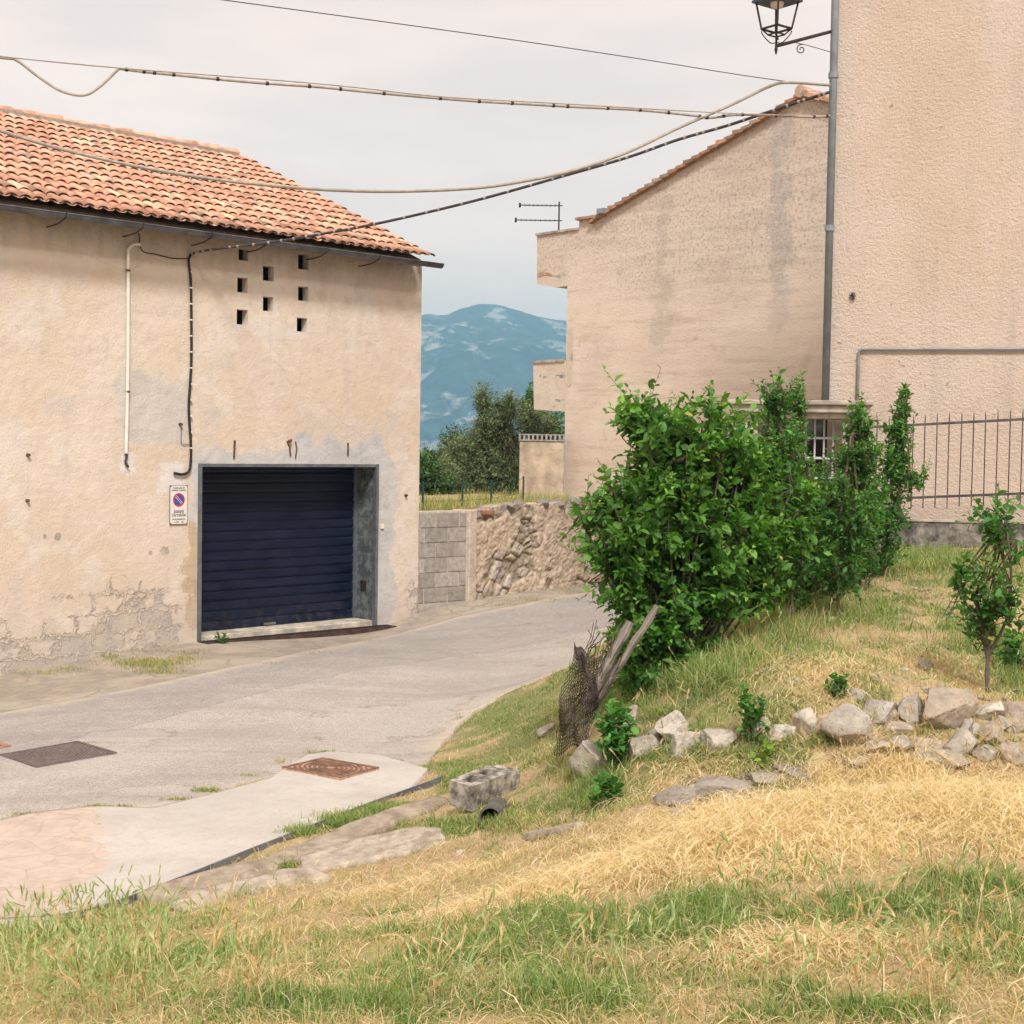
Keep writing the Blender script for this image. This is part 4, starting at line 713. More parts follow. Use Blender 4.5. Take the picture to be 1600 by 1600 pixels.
# ------------------------------------------------------------------ block wall, stone wall, raised plot
ba = math.atan2(BWR[1]-CORN[1], BWR[0]-CORN[0]-.02); BL = float(np.hypot(BWR[0]-CORN[0], BWR[1]-CORN[1])); b0z = .05; topz = at(690, 798, float((CORN[1]+BWR[1])/2))[2]
BW = empty('block_wall', (CORN[0]+.015, CORN[1]-.0, 0), ba, label='short grey concrete block wall joining garage corner to stone wall', cat='wall')
mb = MB(); mb.col = (.52, .45, .37); mb.box(.0, BL-.01, .014, .3, -.3, topz-.01); mb.build('mortar_core', MBLK, BW, tint=True)
mb = MB(); rows = 7; rh = (topz-b0z)/rows*1.0
for r in range(rows):
    x = -.12-(.22 if r % 2 else 0)
    while x < BL:
        a, c = max(x, .006), min(x+.44, BL-.012)
        if c-a > .05: g = random.uniform(.8, 1.15); mb.col = (.36*g, .325*g, .285*g); mb.box(a, c-.012, 0, .05, b0z-.02+r*rh, b0z-.02+(r+1)*rh-.013)
        x += .452
mb.build('blocks', MBLK, BW, tint=True, bevel=.004)
def seg_frame(A_, B_): d = B_[:2]-A_[:2]; return math.atan2(d[1], d[0]), float(np.hypot(*d))
sa, SLn2 = seg_frame(BWR, SWR); SLt = SLn2+6
SWt = empty('stone_wall', (BWR[0], BWR[1], 0), sa, label='old rubble stone retaining wall with flaking render beside the road', cat='wall')
nx_, nz_ = 520, 130; xs = np.linspace(0, SLt, nx_); zs = np.linspace(0, 1, nz_); XX, ZZ = np.meshgrid(xs, zs, indexing='ij')
ztop = np.interp(xs, [0, .4, .9, SLn2, SLt], [at(740, 799, BWR[1])[2], at(760, 797, BWR[1]+.3)[2], at(800, 788, BWR[1]+1)[2], at(905, 783, SWR[1])[2], at(905, 783, SWR[1])[2]+.4])+(fbm(stackP(xs, 0), 3, 3, 8)-.5)*.10
zz0 = -.1; ZW = zz0+(ztop[:, None]-zz0)*ZZ; P2 = np.stack([XX*1.0, ZW*1.5, XX*0], -1)
cells = rng.random((900, 2))*np.array([SLt, 2.2]); q = np.stack([XX+ (fbm(P2, 2, 2, 3)-.5)*.15, ZW*1.35+(fbm(P2, 2, 2, 13)-.5)*.15], -1)
cells = cells[rng.permutation(900)[:int(SLt*2.2/.048)]]
d1 = np.full(XX.shape, 9.); d2_ = np.full(XX.shape, 9.); cid = np.zeros(XX.shape, int)
for ci, c in enumerate(cells):
    d = np.hypot(q[..., 0]-c[0], q[..., 1]-c[1]); m1 = d < d1; d2_ = np.where(m1, d1, np.minimum(d2_, d)); cid = np.where(m1, ci, cid); d1 = np.where(m1, d, d1)
edge = np.clip((d2_-d1)/.07, 0, 1); hc = rng.random(len(cells))[cid]; 
expo = smooth((fbm(np.stack([XX*1.0, ZW*1.2, XX*0], -1), 1.6, 4, 31)-.49)/.10+ .55*smooth((1.5-XX)/1.4)+1.3*smooth((ZW-(ztop[:, None]-.28))/.12))
fl = fbm(np.stack([XX, ZW, XX*0], -1), 14, 4, 9)-.5
disp = .02+expo*(edge**.5*(.02+.06*hc)-.05)+(1-expo)*.012+fl*.042+(fbm(np.stack([XX, ZW, XX*0], -1), 34, 3, 29)-.5)*.03+(fbm(np.stack([XX, ZW, XX*0], -1), 4, 3, 19)-.5)*.05
V = np.stack([XX, -disp, ZW], -1); top = np.stack([XX[:, -1], 0*xs+.42, ZW[:, -1]-.02], -1)[:, None]; bk = np.stack([XX[:, -1], 0*xs+.44, ZW[:, 0]], -1)[:, None]; V = np.concatenate([V, top, bk], 1)
m_ = nz_+2; idx = np.arange(nx_*m_).reshape(nx_, m_); T = np.stack([idx[:-1, :-1], idx[1:, :-1], idx[1:, 1:], idx[:-1, 1:]], -1).reshape(-1, 4)
stone = np.array([.40, .345, .285])*(.75+.5*hc[..., None]); stone[..., 2] *= (.85+.3*rng.random(len(cells))[cid]); morta = np.array([.52, .415, .31])
colr = morta*(1-.0)+(stone-morta)*np.clip(expo*edge+(fbm(np.stack([XX, ZW, XX*0], -1), 5, 4, 39)-.5)*.8, 0, 1)[..., None]; colr = np.where((expo*(1-edge))[..., None] > .5, np.array([.30, .235, .17]), colr); colr = np.concatenate([colr, colr[:, -1:], colr[:, -1:]], 1)
fast('wall', V.reshape(-1, 3), T, mat_tint('rubble_and_render', .95, .28, 8, 45, .01, .1, (.25, .19, .14), (.56, .68)), SWt, col=colr.reshape(-1, 3))
cb = MB(); cb.col = (.55, .46, .37); cb.box(-.02, .17, -.055, .3, -.2, at(735, 797, BWR[1])[2]); cb.build('render_pier', MBLK, SWt, tint=True, bevel=.015)
x_br = .45; zb_ = float(np.interp(x_br, xs, ztop)); cb = MB(); cb.col = (.38, .16, .10); cb.box(x_br-.12, x_br+.16, -.07, .1, zb_-.075, zb_-.01); cb.build('brick', MTILE, SWt, tint=True, bevel=.006)
def rock_mesh(rad, seed, sub=4, cuts=9):
    import bmesh
    r = random.Random(seed); bm = bmesh.new(); bmesh.ops.create_icosphere(bm, subdivisions=sub, radius=1); Vn = np.array([v.co for v in bm.verts]); F_ = np.array([[v.index for v in f.verts] for f in bm.faces]); bm.free()
    rr = np.random.default_rng(seed)
    for k in range(cuts):
        n = rr.normal(size=3); n /= np.linalg.norm(n); d = rr.uniform(.42, .72); s = Vn@n-d; Vn = np.where(s[:, None] > 0, Vn-s[:, None]*n*1.0, Vn)
    Vn = Vn/np.abs(Vn).max(0); Vn += (fbm(Vn*1.0+seed, 2.2, 4, seed % 17)-.5)[:, None]*Vn*.15+ (fbm(Vn*1.0+seed*2, 9, 2, 3)-.5)[:, None]*Vn*.07
    return Vn*np.array(rad), F_
# coping stones on the wall (parts)
for i, (u, w, hh, du) in enumerate([(812, .20, .09, 0), (842, .16, .10, 0), (862, .13, .09, 0), (885, .14, .10, 0), (795, .1, .06, 0)]):
    f = (u-740)/165.; xx = f*SLn2; zt_ = float(np.interp(xx, xs, ztop)); Vn, Fn = rock_mesh((w, .16, hh), 40+i, 3); g = random.uniform(.7, 1.0); fast('coping_stone', Vn+np.array([xx, .04, zt_-.02]), Fn, MROCK, SWt, col=np.tile((.33*g, .31*g, .28*g), (len(Vn), 1)), smoothf=False)
# plot wall with perforated block course
PW = empty('garden_wall', tuple(hit(812, 775, E0, np.array([0, 1., 0]))*np.array([1, 1, 0])), 0, label='rough rendered garden wall topped by a course of hollow blocks beside gable house', cat='wall')
pD = 34.6; xl, xr = at(812, 700, pD)[0], at(881, 700, pD)[0]; PW.location = (xl, pD, 0); zt = at(845, 689, pD)[2]; zt2 = at(845, 680, pD)[2]; wd = xr-xl
b = MB(); b.box(0, wd, 0, .3, .4, zt); b.build('wall', MPE if False else simple('rough_tan_render', (.48, .385, .29), .95, ns=2.5, amt=.4, bs=14, bd=.02), PW)
b = MB(); b.box(-.03, wd, -.03, .33, zt+.001, zt+.03); n = 10; w1 = wd/n; b.box(-.03, wd, -.02, .32, zt2, zt2+.025)
for i in range(n+1): b.box(i*w1-.022, i*w1+.022, -.02, .31, zt+.03, zt2)
b.build('hollow_blocks', simple('hollow_block_grey', (.34, .32, .30), .95), PW)
# green fence posts
FP = empty('garden_fence', tuple(at(661, 790, 26.5)*np.array([1, 1, 0])+np.array([0, 0, 1.36])), 0, label='row of thin green posts with wire behind the block wall', cat='fence')
base = np.array(FP.location); pp_ = []
MGRN = flat('green_post_paint', (.02, .07, .07))
for u, v0, d in ((661,752,25.0),(723,752,26.5),(768,750,28),(818,744,30)):
    p = at(u, v0, d); b = MB(); b.tube([p-base, (p[0]-base[0], p[1]-base[1], 1.25-base[2])], .022, 6); b.build('post', MGRN, FP); pp_.append(p)
b = MB()
for dz in (.05, .35, .65):
    b.tube([np.array(p)-base-np.array([0, 0, dz]) for p in pp_], .004, 4)
b.build('wire', MGRN, FP)

# ------------------------------------------------------------------ gate house, low wall and railing
gd = 15.55
GA = empty('entrance_gate', (at(1140, 800, gd)[0], gd, 0), aR, label='concrete canopied gateway with a grey barred gate half hidden by trees', cat='gate')
gx0 = 0; gx1 = (at(1345, 640, gd)[0]-at(1140, 640, gd)[0])/.978; zc1 = at(1290, 655, gd-.1)[2]; zc0 = at(1290, 627, gd-.1)[2]
b = MB(); b.box(gx0, gx1, -.18, .5, zc1+.06, zc0-.05); b.box(gx0-.03, gx1+.03, -.22, .54, zc0-.05, zc0); b.box(gx0+.03, gx1-.03, -.13, .45, zc1, zc1+.06); b.build('canopy', MCONC, GA, bevel=.012)
b = MB(); b.box(gx1-.27, gx1-.05, -.08, .3, .8, zc1); b.box(gx0+.03, gx0+.28, -.08, .3, .8, zc1); b.build('pillar', MCONC, GA)
b = MB(); b.box(gx0+.28, gx1-.27, .1, .13, 1.3, zc1-.62); b.build('gate_panel', flat('gate_grey_paint', (.16, .18, .22), .5), GA)
b = MB(); b.box(gx0+.28, gx1-.27, .8, .85, 1.3, zc1+.1); b.build('gate_shade_panel', MDARK, GA)  # dark panel standing in for the shade beyond the gate bars
b = MB()
for i in range(10): x = gx0+.3+(gx1-.27-gx0-.3)*i/9; b.tube([(x, .1, zc1-.62), (x, .1, zc1-.0)], .011, 6)
for z in (zc1-.2, zc1-.41, zc1-.62): b.box(gx0+.28, gx1-.27, .085, .115, z-.012, z+.012)
b.build('bars', flat('bar_pale_paint', (.50, .50, .52), .5), GA)
fd = 14.95
def fpt(u, v): return hit(u, v, np.array([0, fd, 0])+RBx*0, np.array([.0, 1., 0]))
fa = aR; LW = empty('low_wall', tuple(at(1405, 812, fd)*np.array([1, 1, 0])), fa, label='low mould-blackened concrete wall under the iron railing', cat='wall')
wt_ = at(1480, 812, fd)[2]
b = MB(); b.box(-2.0, 7, .0, .25, .6, wt_-.02); b.build('wall', MLOW, LW); b = MB(); b.box(-2.0, 7, -.012, .27, wt_-.02, wt_); b.build('coping', MCONC, LW)
RA = empty('iron_railing', tuple(at(1405, 812, fd)*np.array([1, 1, 0])+np.array([0, 0, wt_])), fa, label='thin rusty iron bar railing on low wall in front of the stucco house', cat='railing')
Rb = np.array(RA.location)
def FRl(u, v): p = hit(u, v, Rb+RBy*.1, RBy)-Rb; return float(np.dot(p, RBx)), float(p[2])
ta, tb_ = FRl(1370, 667), FRl(1600, 655); ba_, bb_ = FRl(1405, 778.5), FRl(1600, 771)
tz = lambda x: ta[1]+(tb_[1]-ta[1])*(x-ta[0])/(tb_[0]-ta[0]); bz = lambda x: ba_[1]+(bb_[1]-ba_[1])*(x-ba_[0])/(bb_[0]-ba_[0])
def slr(z, h, x0, x1): b = MB(); b.add([(x, y, z(x)+s*h) for x in (x0, x1) for y in (.085, .115) for s in (-1, 1)], [(0,1,3,2),(4,6,7,5),(0,4,5,1),(2,3,7,6),(0,2,6,4),(1,5,7,3)]); return b
for zf in (tz, bz): slr(zf, .013, -.4, 4.5).build('rail', MFENCE, RA)
for x in (0.0, 2.4, 4.45): b = MB(); b.box(x-.018, x+.018, .08, .12, 0, tz(x)+.02); b.build('post', MFENCE, RA)
x = .115; i = 0
dxb = .1185
for i in range(-3, 37):
    x = i*dxb
    if i in (0,): continue
    b = MB(); wob = random.uniform(-.004, .004); b.tube([(x, .1, bz(x)-.11), (x+wob*.5, .1, (bz(x)+tz(x))/2), (x+wob, .1, tz(x)+.06), (x+wob, .1, tz(x)+.105)], [.0065, .0065, .0065, .002], 6); b.build('bar', MFENCE, RA)

# ------------------------------------------------------------------ ground furniture
def gpt(u, v, lift=0): p = G(u, v); p[2] += lift; return p
def rect_on_ground(px):                                          # four px corners -> world
    return [gpt(*p) for p in px]
def cover(px, lift, label, style, col):
    P = rect_on_ground(px); c = sum(P)/4; ex = (P[1]-P[0]+P[2]-P[3])/2; ey = (P[3]-P[0]+P[2]-P[1])/2; a = math.atan2(ex[1], ex[0]); lx_, ly_ = np.hypot(*ex[:2])/2, np.hypot(*ey[:2])/2; lift += .001
    tpz = lambda x, y: tps(np.array([x]), np.array([y]))[0]
    gxx = (tpz(c[0]+math.cos(a)*.3, c[1]+math.sin(a)*.3)-tpz(c[0]-math.cos(a)*.3, c[1]-math.sin(a)*.3))/.6; gyy = (tpz(c[0]-math.sin(a)*.3, c[1]+math.cos(a)*.3)-tpz(c[0]+math.sin(a)*.3, c[1]-math.cos(a)*.3))/.6
    o = empty('manhole_cover', (c[0], c[1], tps(np.array([c[0]]), np.array([c[1]]))[0]+lift), a, label=label, cat='manhole cover', group='iron covers set in the road and apron'); o.rotation_euler = (Matrix.Rotation(a, 3, 'Z') @ Matrix.Rotation(-gxx, 3, 'Y') @ Matrix.Rotation(gyy, 3, 'X')).to_euler()
    mat = simple('cast_iron_'+style, col, .75, .25, ns=9, amt=.35); matd = simple('cast_iron_groove_'+style, tuple(x*1.9 for x in col), .9, ns=20, amt=.4)
    b = MB(); b.box(-lx_, lx_, -ly_, ly_, -.03, .004); b.build('cover_plate', mat if style == 'plain' else matd, o)
    fr_ = MB(); w = .03
    for s in (-1, 1): fr_.box(-lx_, lx_, s*ly_-(w if s > 0 else 0), s*ly_+(0 if s > 0 else w), .004, .012); fr_.box(s*lx_-(w if s > 0 else 0), s*lx_+(0 if s > 0 else w), -ly_+w, ly_-w, .004, .011)
    fr_.build('cover_frame', mat, o); b = MB()
    if style == 'ring':
        n = 44; rr_ = .045
        while rr_ < lx_*1.02:
            for k in range(n):
                a0, a1 = 2*math.pi*k/n, 2*math.pi*(k+1)/n; r0, r1 = rr_, rr_+.022; q4 = [(r*math.cos(t), r*math.sin(t)*ly_/lx_) for r, t in ((r0, a0), (r1, a0), (r1, a1), (r0, a1))]
                if max(abs(p[0]) for p in q4) < lx_-w and max(abs(p[1]) for p in q4) < ly_-w: b.quad(*[(p[0], p[1], .010) for p in q4])
            rr_ += .042
    else:
        n = 7
        for q_ in ((1, 1), (1, -1), (-1, 1), (-1, -1)):
            for k in range(n):
                d_ = (k+.6)/n; x0, y0 = d_*(lx_-w)*1.0, 0; 
                p0 = np.array([d_*(lx_-w), .0]); p1 = np.array([0.0, d_*(ly_-w)]); t_ = (p1-p0)/np.linalg.norm(p1-p0); nn = np.array([t_[1], -t_[0]])*.0085
                q4 = [p0-nn, p1-nn, p1+nn, p0+nn]; b.quad(*[(p[0]*q_[0], p[1]*q_[1], .010) for p in (q4 if q_[0]*q_[1] > 0 else q4[::-1])])
                k2 = (k+.6)/n; p0 = np.array([lx_-w, k2*(ly_-w)]); p1 = np.array([k2*(lx_-w), ly_-w]); 
                if np.linalg.norm(p1-p0) > .02:
                    t_ = (p1-p0)/np.linalg.norm(p1-p0); nn = np.array([t_[1], -t_[0]])*.0085; q4 = [p0-nn, p1-nn, p1+nn, p0+nn]; b.quad(*[(p[0]*q_[0], p[1]*q_[1], .010) for p in (q4 if q_[0]*q_[1] > 0 else q4[::-1])])
    b.build('tread_pattern', mat, o)
cover([(3,1183),(58,1204),(182,1179),(118,1161)], .012, 'grey iron manhole cover with chevron grooves in the asphalt', 'chevron', (.165, .13, .12))
cover([(444,1209),(534,1226),(589,1208),(500,1193)], .033, 'rusty brown manhole cover with concentric rings in the pale concrete', 'ring', (.25, .145, .10))
cover([(-50,1165),(-25,1176),(19,1169),(-8,1160)], .012, 'small reddish cover cut off by the left edge of the photo', 'plain', (.42, .24, .18))
# grate in front of the door
p0, p1 = FL(311, 1003)[0], FL(618, 970)[0]
o = empty('drain_grate', tuple(O+np.array([0, 0, .0])), aL, label='narrow dark rusty drain strip along the foot of the roller shutter', cat='drain')
gl = [tps(np.array([(O+U*x-N*.22)[0]]), np.array([(O+U*x-N*.22)[1]]))[0] for x in (-.03, TD1+.18)]
b = MB(); b.add([(x, y, z_+dz) for x, z_ in ((-.05, gl[0]), (TD1+.18, gl[1])) for y in (-.27, -.05) for dz in (-.05, .020)], [(0,1,3,2),(4,6,7,5),(0,4,5,1),(2,3,7,6),(0,2,6,4),(1,5,7,3)]); b.build('drain_plate', simple('drain_rust', (.085, .05, .045), .85, .1, ns=8, amt=.5), o)
b = MB()
for i in range(60):
    x = -.03+(TD1+.18)*i/60.; z_ = gl[0]+(gl[1]-gl[0])*i/60.; b.box(x, x+.012, -.25, -.07, z_+.0205, z_+.026)
b.build('bars', MIRON, o)
# steel edge of the apron
eg = resamp(pxline([(100,1437),(300,1371),(400,1330),(520,1283),(600,1252),(640,1238),(690,1219)], -u2*2.5), 80); b = MB(); vs = []
for i, p in enumerate(eg):
    z_ = tps(np.array([p[0]]), np.array([p[1]]))[0]; d_ = eg[min(i+1, 79)]-eg[max(i-1, 0)]; d_ /= np.linalg.norm(d_); n2 = np.array([d_[1], -d_[0]])
    for o_, dz in ((0.002, -.12), (0.002, .036), (.012, .036), (.016, .01), (.016, -.12)): vs.append((p[0]+n2[0]*o_, p[1]+n2[1]*o_, z_+dz))
b.add(vs, [(5*i+k, 5*i+5+k, 5*i+6+k, 5*i+1+k) for i in range(79) for k in range(4)]); o = b.build('steel_edging', MZINC, None); tag(o, 'thin grey steel edging strip along the concrete apron', 'edging')
# sleepers / planks
def plank(px, h, label, seed, width, bendw=.03, lift=.0):
    a, c = gpt(*px[0]), gpt(*px[1]); d_ = c-a; L = float(np.hypot(*d_[:2])); ang = math.atan2(d_[1], d_[0]); n, m = 46, 12; xs_ = np.linspace(-L/2, L/2, n); mid = (a+c)/2
    V = []; r = np.random.default_rng(seed)
    nz = lambda x, s: (fbm(stackP(np.atleast_1d(x), s*1.0, seed), 1.6, 3, seed)-.5)[0]
    for i, x in enumerate(xs_):
        f = i/(n-1); hw = width/2*(1+.35*nz(x, 1))*(min(1, .55+3*f, .55+3*(1-f))); sh_ = nz(x, 7)*bendw*3
        for k in range(m):
            an = 2*math.pi*(k+.5)/m; cx_ = math.copysign(abs(math.cos(an))**.45, math.cos(an)); cz_ = math.copysign(abs(math.sin(an))**.3, math.sin(an)); V.append([x, sh_+hw*cx_*(1+.12*nz(x+k, 3)), h/2*cz_*(1+.3*nz(x*1.7+k*.8, 5))])
    V = np.array(V); T = [[i*m+k, (i+1)*m+k, (i+1)*m+(k+1) % m, i*m+(k+1) % m] for i in range(n-1) for k in range(m)]
    g0_ = hz1(a[0], a[1]); g1_ = hz1(c[0], c[1]); V[:, 2] += (g1_-g0_)*V[:, 0]/L
    cap0 = len(V); V = np.concatenate([V, V[:m].mean(0)[None], V[-m:].mean(0)[None]]); T += [[cap0, k, (k+1) % m, cap0] for k in range(0)]
    o = fast('kerb_stone', V, np.array(T+[[cap0, (k+1) % m, k, k] for k in []]+[]), MSLP, None, smoothf=False, col=np.tile(np.array((.36, .295, .225) if h > .072 else (.44, .375, .30)), (len(V), 1))); o.location = (mid[0], mid[1], (g0_+g1_)/2+h*.12+lift); o.rotation_euler = (0, 0, ang); tag(o, label, 'slab', 'weathered slabs laid along the apron edge')
    # end caps
    me = o.data
    import bmesh
    bm = bmesh.new(); bm.from_mesh(me); bmesh.ops.holes_fill(bm, edges=bm.edges, sides=0); bmesh.ops.recalc_face_normals(bm, faces=bm.faces); bm.to_mesh(me); bm.free(); return o
plank([(222,1412),(425,1357)], .075, 'long brownish stone kerb lying against the lower half of the steel edging', 3, .30)
plank([(425,1358),(688,1256)], .085, 'long brownish stone kerb with a rounded end nearest the cinder block', 5, .25)
plank([(275,1424),(500,1370)], .06, 'flat pale stone slab nearest the long grass at lower left', 8, .42, .03)
plank([(470,1353),(692,1312)], .07, 'wide flat stone slab below the cinder block', 9, .52, .03)
plank([(822,1312),(905,1296)], .07, 'short narrow slab half buried in grass right of the cinder block', 12, .10)
# cinder block
cbp = gpt(750, 1262); CB = empty('cinder_block', (cbp[0], cbp[1], at(740, 1231, cbp[1])[2]), R(33), label='weathered two-hole concrete block perched beyond the end of the kerb slabs', cat='concrete block')
b = MB(); lx_, ly_, lz_ = .20, .10, .085
hol = [(-.15, -.025, -.045, .045), (.025, .15, -.045, .045)]
xs_ = [-lx_, -.15, -.025, .025, .15, lx_]; ys_ = [-ly_, -.045, .045, ly_]
for zz, fl_ in ((lz_, 0), (-lz_, 1)):
    for i in range(5):
        for j in range(3):
            if j == 1 and i in (1, 3): continue
            q4 = [(xs_[i], ys_[j], zz), (xs_[i+1], ys_[j], zz), (xs_[i+1], ys_[j+1], zz), (xs_[i], ys_[j+1], zz)]; b.quad(*(q4[::-1] if fl_ else q4))
for (x0, x1_, y0, y1_) in hol:
    b.quad((x0, y0, lz_), (x0, y0, -lz_), (x1_, y0, -lz_), (x1_, y0, lz_)); b.quad((x1_, y1_, lz_), (x1_, y1_, -lz_), (x0, y1_, -lz_), (x0, y1_, lz_)); b.quad((x0, y1_, lz_), (x0, y1_, -lz_), (x0, y0, -lz_), (x0, y0, lz_)); b.quad((x1_, y0, lz_), (x1_, y0, -lz_), (x1_, y1_, -lz_), (x1_, y1_, lz_))
b.quad((-lx_, -ly_, -lz_), (lx_, -ly_, -lz_), (lx_, -ly_, lz_), (-lx_, -ly_, lz_)); b.quad((lx_, ly_, -lz_), (-lx_, ly_, -lz_), (-lx_, ly_, lz_), (lx_, ly_, lz_)); b.quad((-lx_, ly_, -lz_), (-lx_, -ly_, -lz_), (-lx_, -ly_, lz_), (-lx_, ly_, lz_)); b.quad((lx_, -ly_, -lz_), (lx_, ly_, -lz_), (lx_, ly_, lz_), (lx_, -ly_, lz_))
o = b.build('block', simple('lichened_block', (.36, .32, .275), .95, ns=14, amt=.75, bs=45, bd=.012), CB); CB.rotation_euler = (R(4), R(-5), R(52)); CB.location.z += .0
b = MB(); b.box(.205, .30, -.11, .09, -.07, .075); b.build('broken_lump', o.data.materials[0], CB, bevel=.02)
b = MB(); pp2 = gpt(766, 1290); 
n = 18
for r0, r1 in ((.062, .075),):
    ring = []
    for yy in (0, .35):
        for rr_ in (r0, r1):
            for k in range(n): an = 2*math.pi*k/n; ring.append((rr_*math.cos(an), yy, rr_*math.sin(an)))
    f = []
    for k in range(n): k1 = (k+1) % n; f += [(k, k1, n+k1, n+k), (n+k, n+k1, 3*n+k1, 3*n+k), (k1, k, 2*n+k, 2*n+k1)]
    b.add(ring, f); b.add([(r0*math.cos(2*math.pi*k/n), .3, r0*math.sin(2*math.pi*k/n)) for k in range(n)], [tuple(range(n))])
o = b.build('drain_pipe', simple('clay_pipe', (.10, .09, .08), .9), None); o.location = (pp2[0], pp2[1]-.02, pp2[2]+.05); o.rotation_euler = (R(-4), 0, R(-8)); tag(o, 'open end of a dark drain pipe under the cinder block', 'pipe')
o.data.materials[0] = simple('clay_pipe_mat', (.12, .11, .10), .95)

# leaning posts and rusty mesh
MESH0 = gpt(872, 1150)
def post(p0, p1, d0, d1, r0, r1, label, k):
    a = at(*p0, d0); c = at(*p1, d1); L = float(np.linalg.norm(c-a)); z = Vector(c-a); q_ = z.to_track_quat('X', 'Z'); b = MB(); n = 24
    for ri in range(1):
        pts = [(L*i/n, .003*math.sin(i*.5+k), .003*math.sin(i*.8+k)) for i in range(n+1)]; b.tube(pts, [r0+(r1-r0)*i/n+.003*math.sin(i*1.3) for i in range(n+1)], 9)
    o = b.build('wooden_post', MWOOD, None); o.location = tuple(a); o.rotation_mode = 'QUATERNION'; o.rotation_quaternion = q_; tag(o, label, 'post', 'leaning wooden posts'); return o
pd = 9.3
post((915,1100), (985,972), pd, pd+.05, .036, .032, 'shorter thicker grey wooden post leaning beside the rusty wire mesh', 1)
post((925,1105), (1028,947), pd+.12, pd+.15, .028, .025, 'longer thinner grey wooden post leaning into the bush', 2)
def meshcurt():
    b = MB(); nu, nv = 22, 15
    def S(i, j):
        fu, fv = i/nu, j/nv; 
        bx_ = np.array([(1-fv)*(862+fu*62)+fv*(895+fu*45), (1-fv)*(1180-fu*24)+fv*(1003+fu*28)]); dd = pd-.12+.10*math.sin(fu*14+fv*3)+.04*math.sin(fv*11+fu*5)
        return at(bx_[0]+5*math.sin(fv*9+fu*4), bx_[1]+4*math.sin(fu*11), dd)
    for i in range(-nv, nu+1):
        for sg_ in (1, -1):
            P = []
            for j in range(nv+1):
                ii = i+j if sg_ > 0 else i+nv-j
                if 0 <= ii <= nu: P.append(S(ii+.15*math.sin(j*2.1), j)+np.array([0, .012*((j % 2)*2-1), 0]))
            if len(P) > 1: b.tube(P, .0023, 4, cap=False)
    return b
b = meshcurt(); o = b.build('chain_link_mesh', simple('rusty_wire', (.075, .055, .048), .9), None); tag(o, 'crumpled rusty chain link fencing hanging from the leaning posts', 'wire mesh')
b = MB()
for i in range(110):                                            # dead vine stems tangled in it
    u = random.uniform(862, 925); v = 1160-random.random()**1.2*150; u += (1160-v)*.35; p = at(u, v, pd+random.uniform(-.05, .12)); dirn = np.array([.35+random.gauss(0, .22), random.gauss(0, .25), .9+random.gauss(0, .35)]); L = random.uniform(.08, .2)
    b.tube(spline([p, p+dirn*L*.5+np.array([random.gauss(0, .02), 0, 0]), p+dirn*L], 6), .0028, 3, cap=False)
o = b.build('dead_vine', simple('dead_vine_bark', (.10, .075, .06), .9), None); tag(o, 'tangle of dead dark vine stems inside the rusty mesh', 'dead vine')

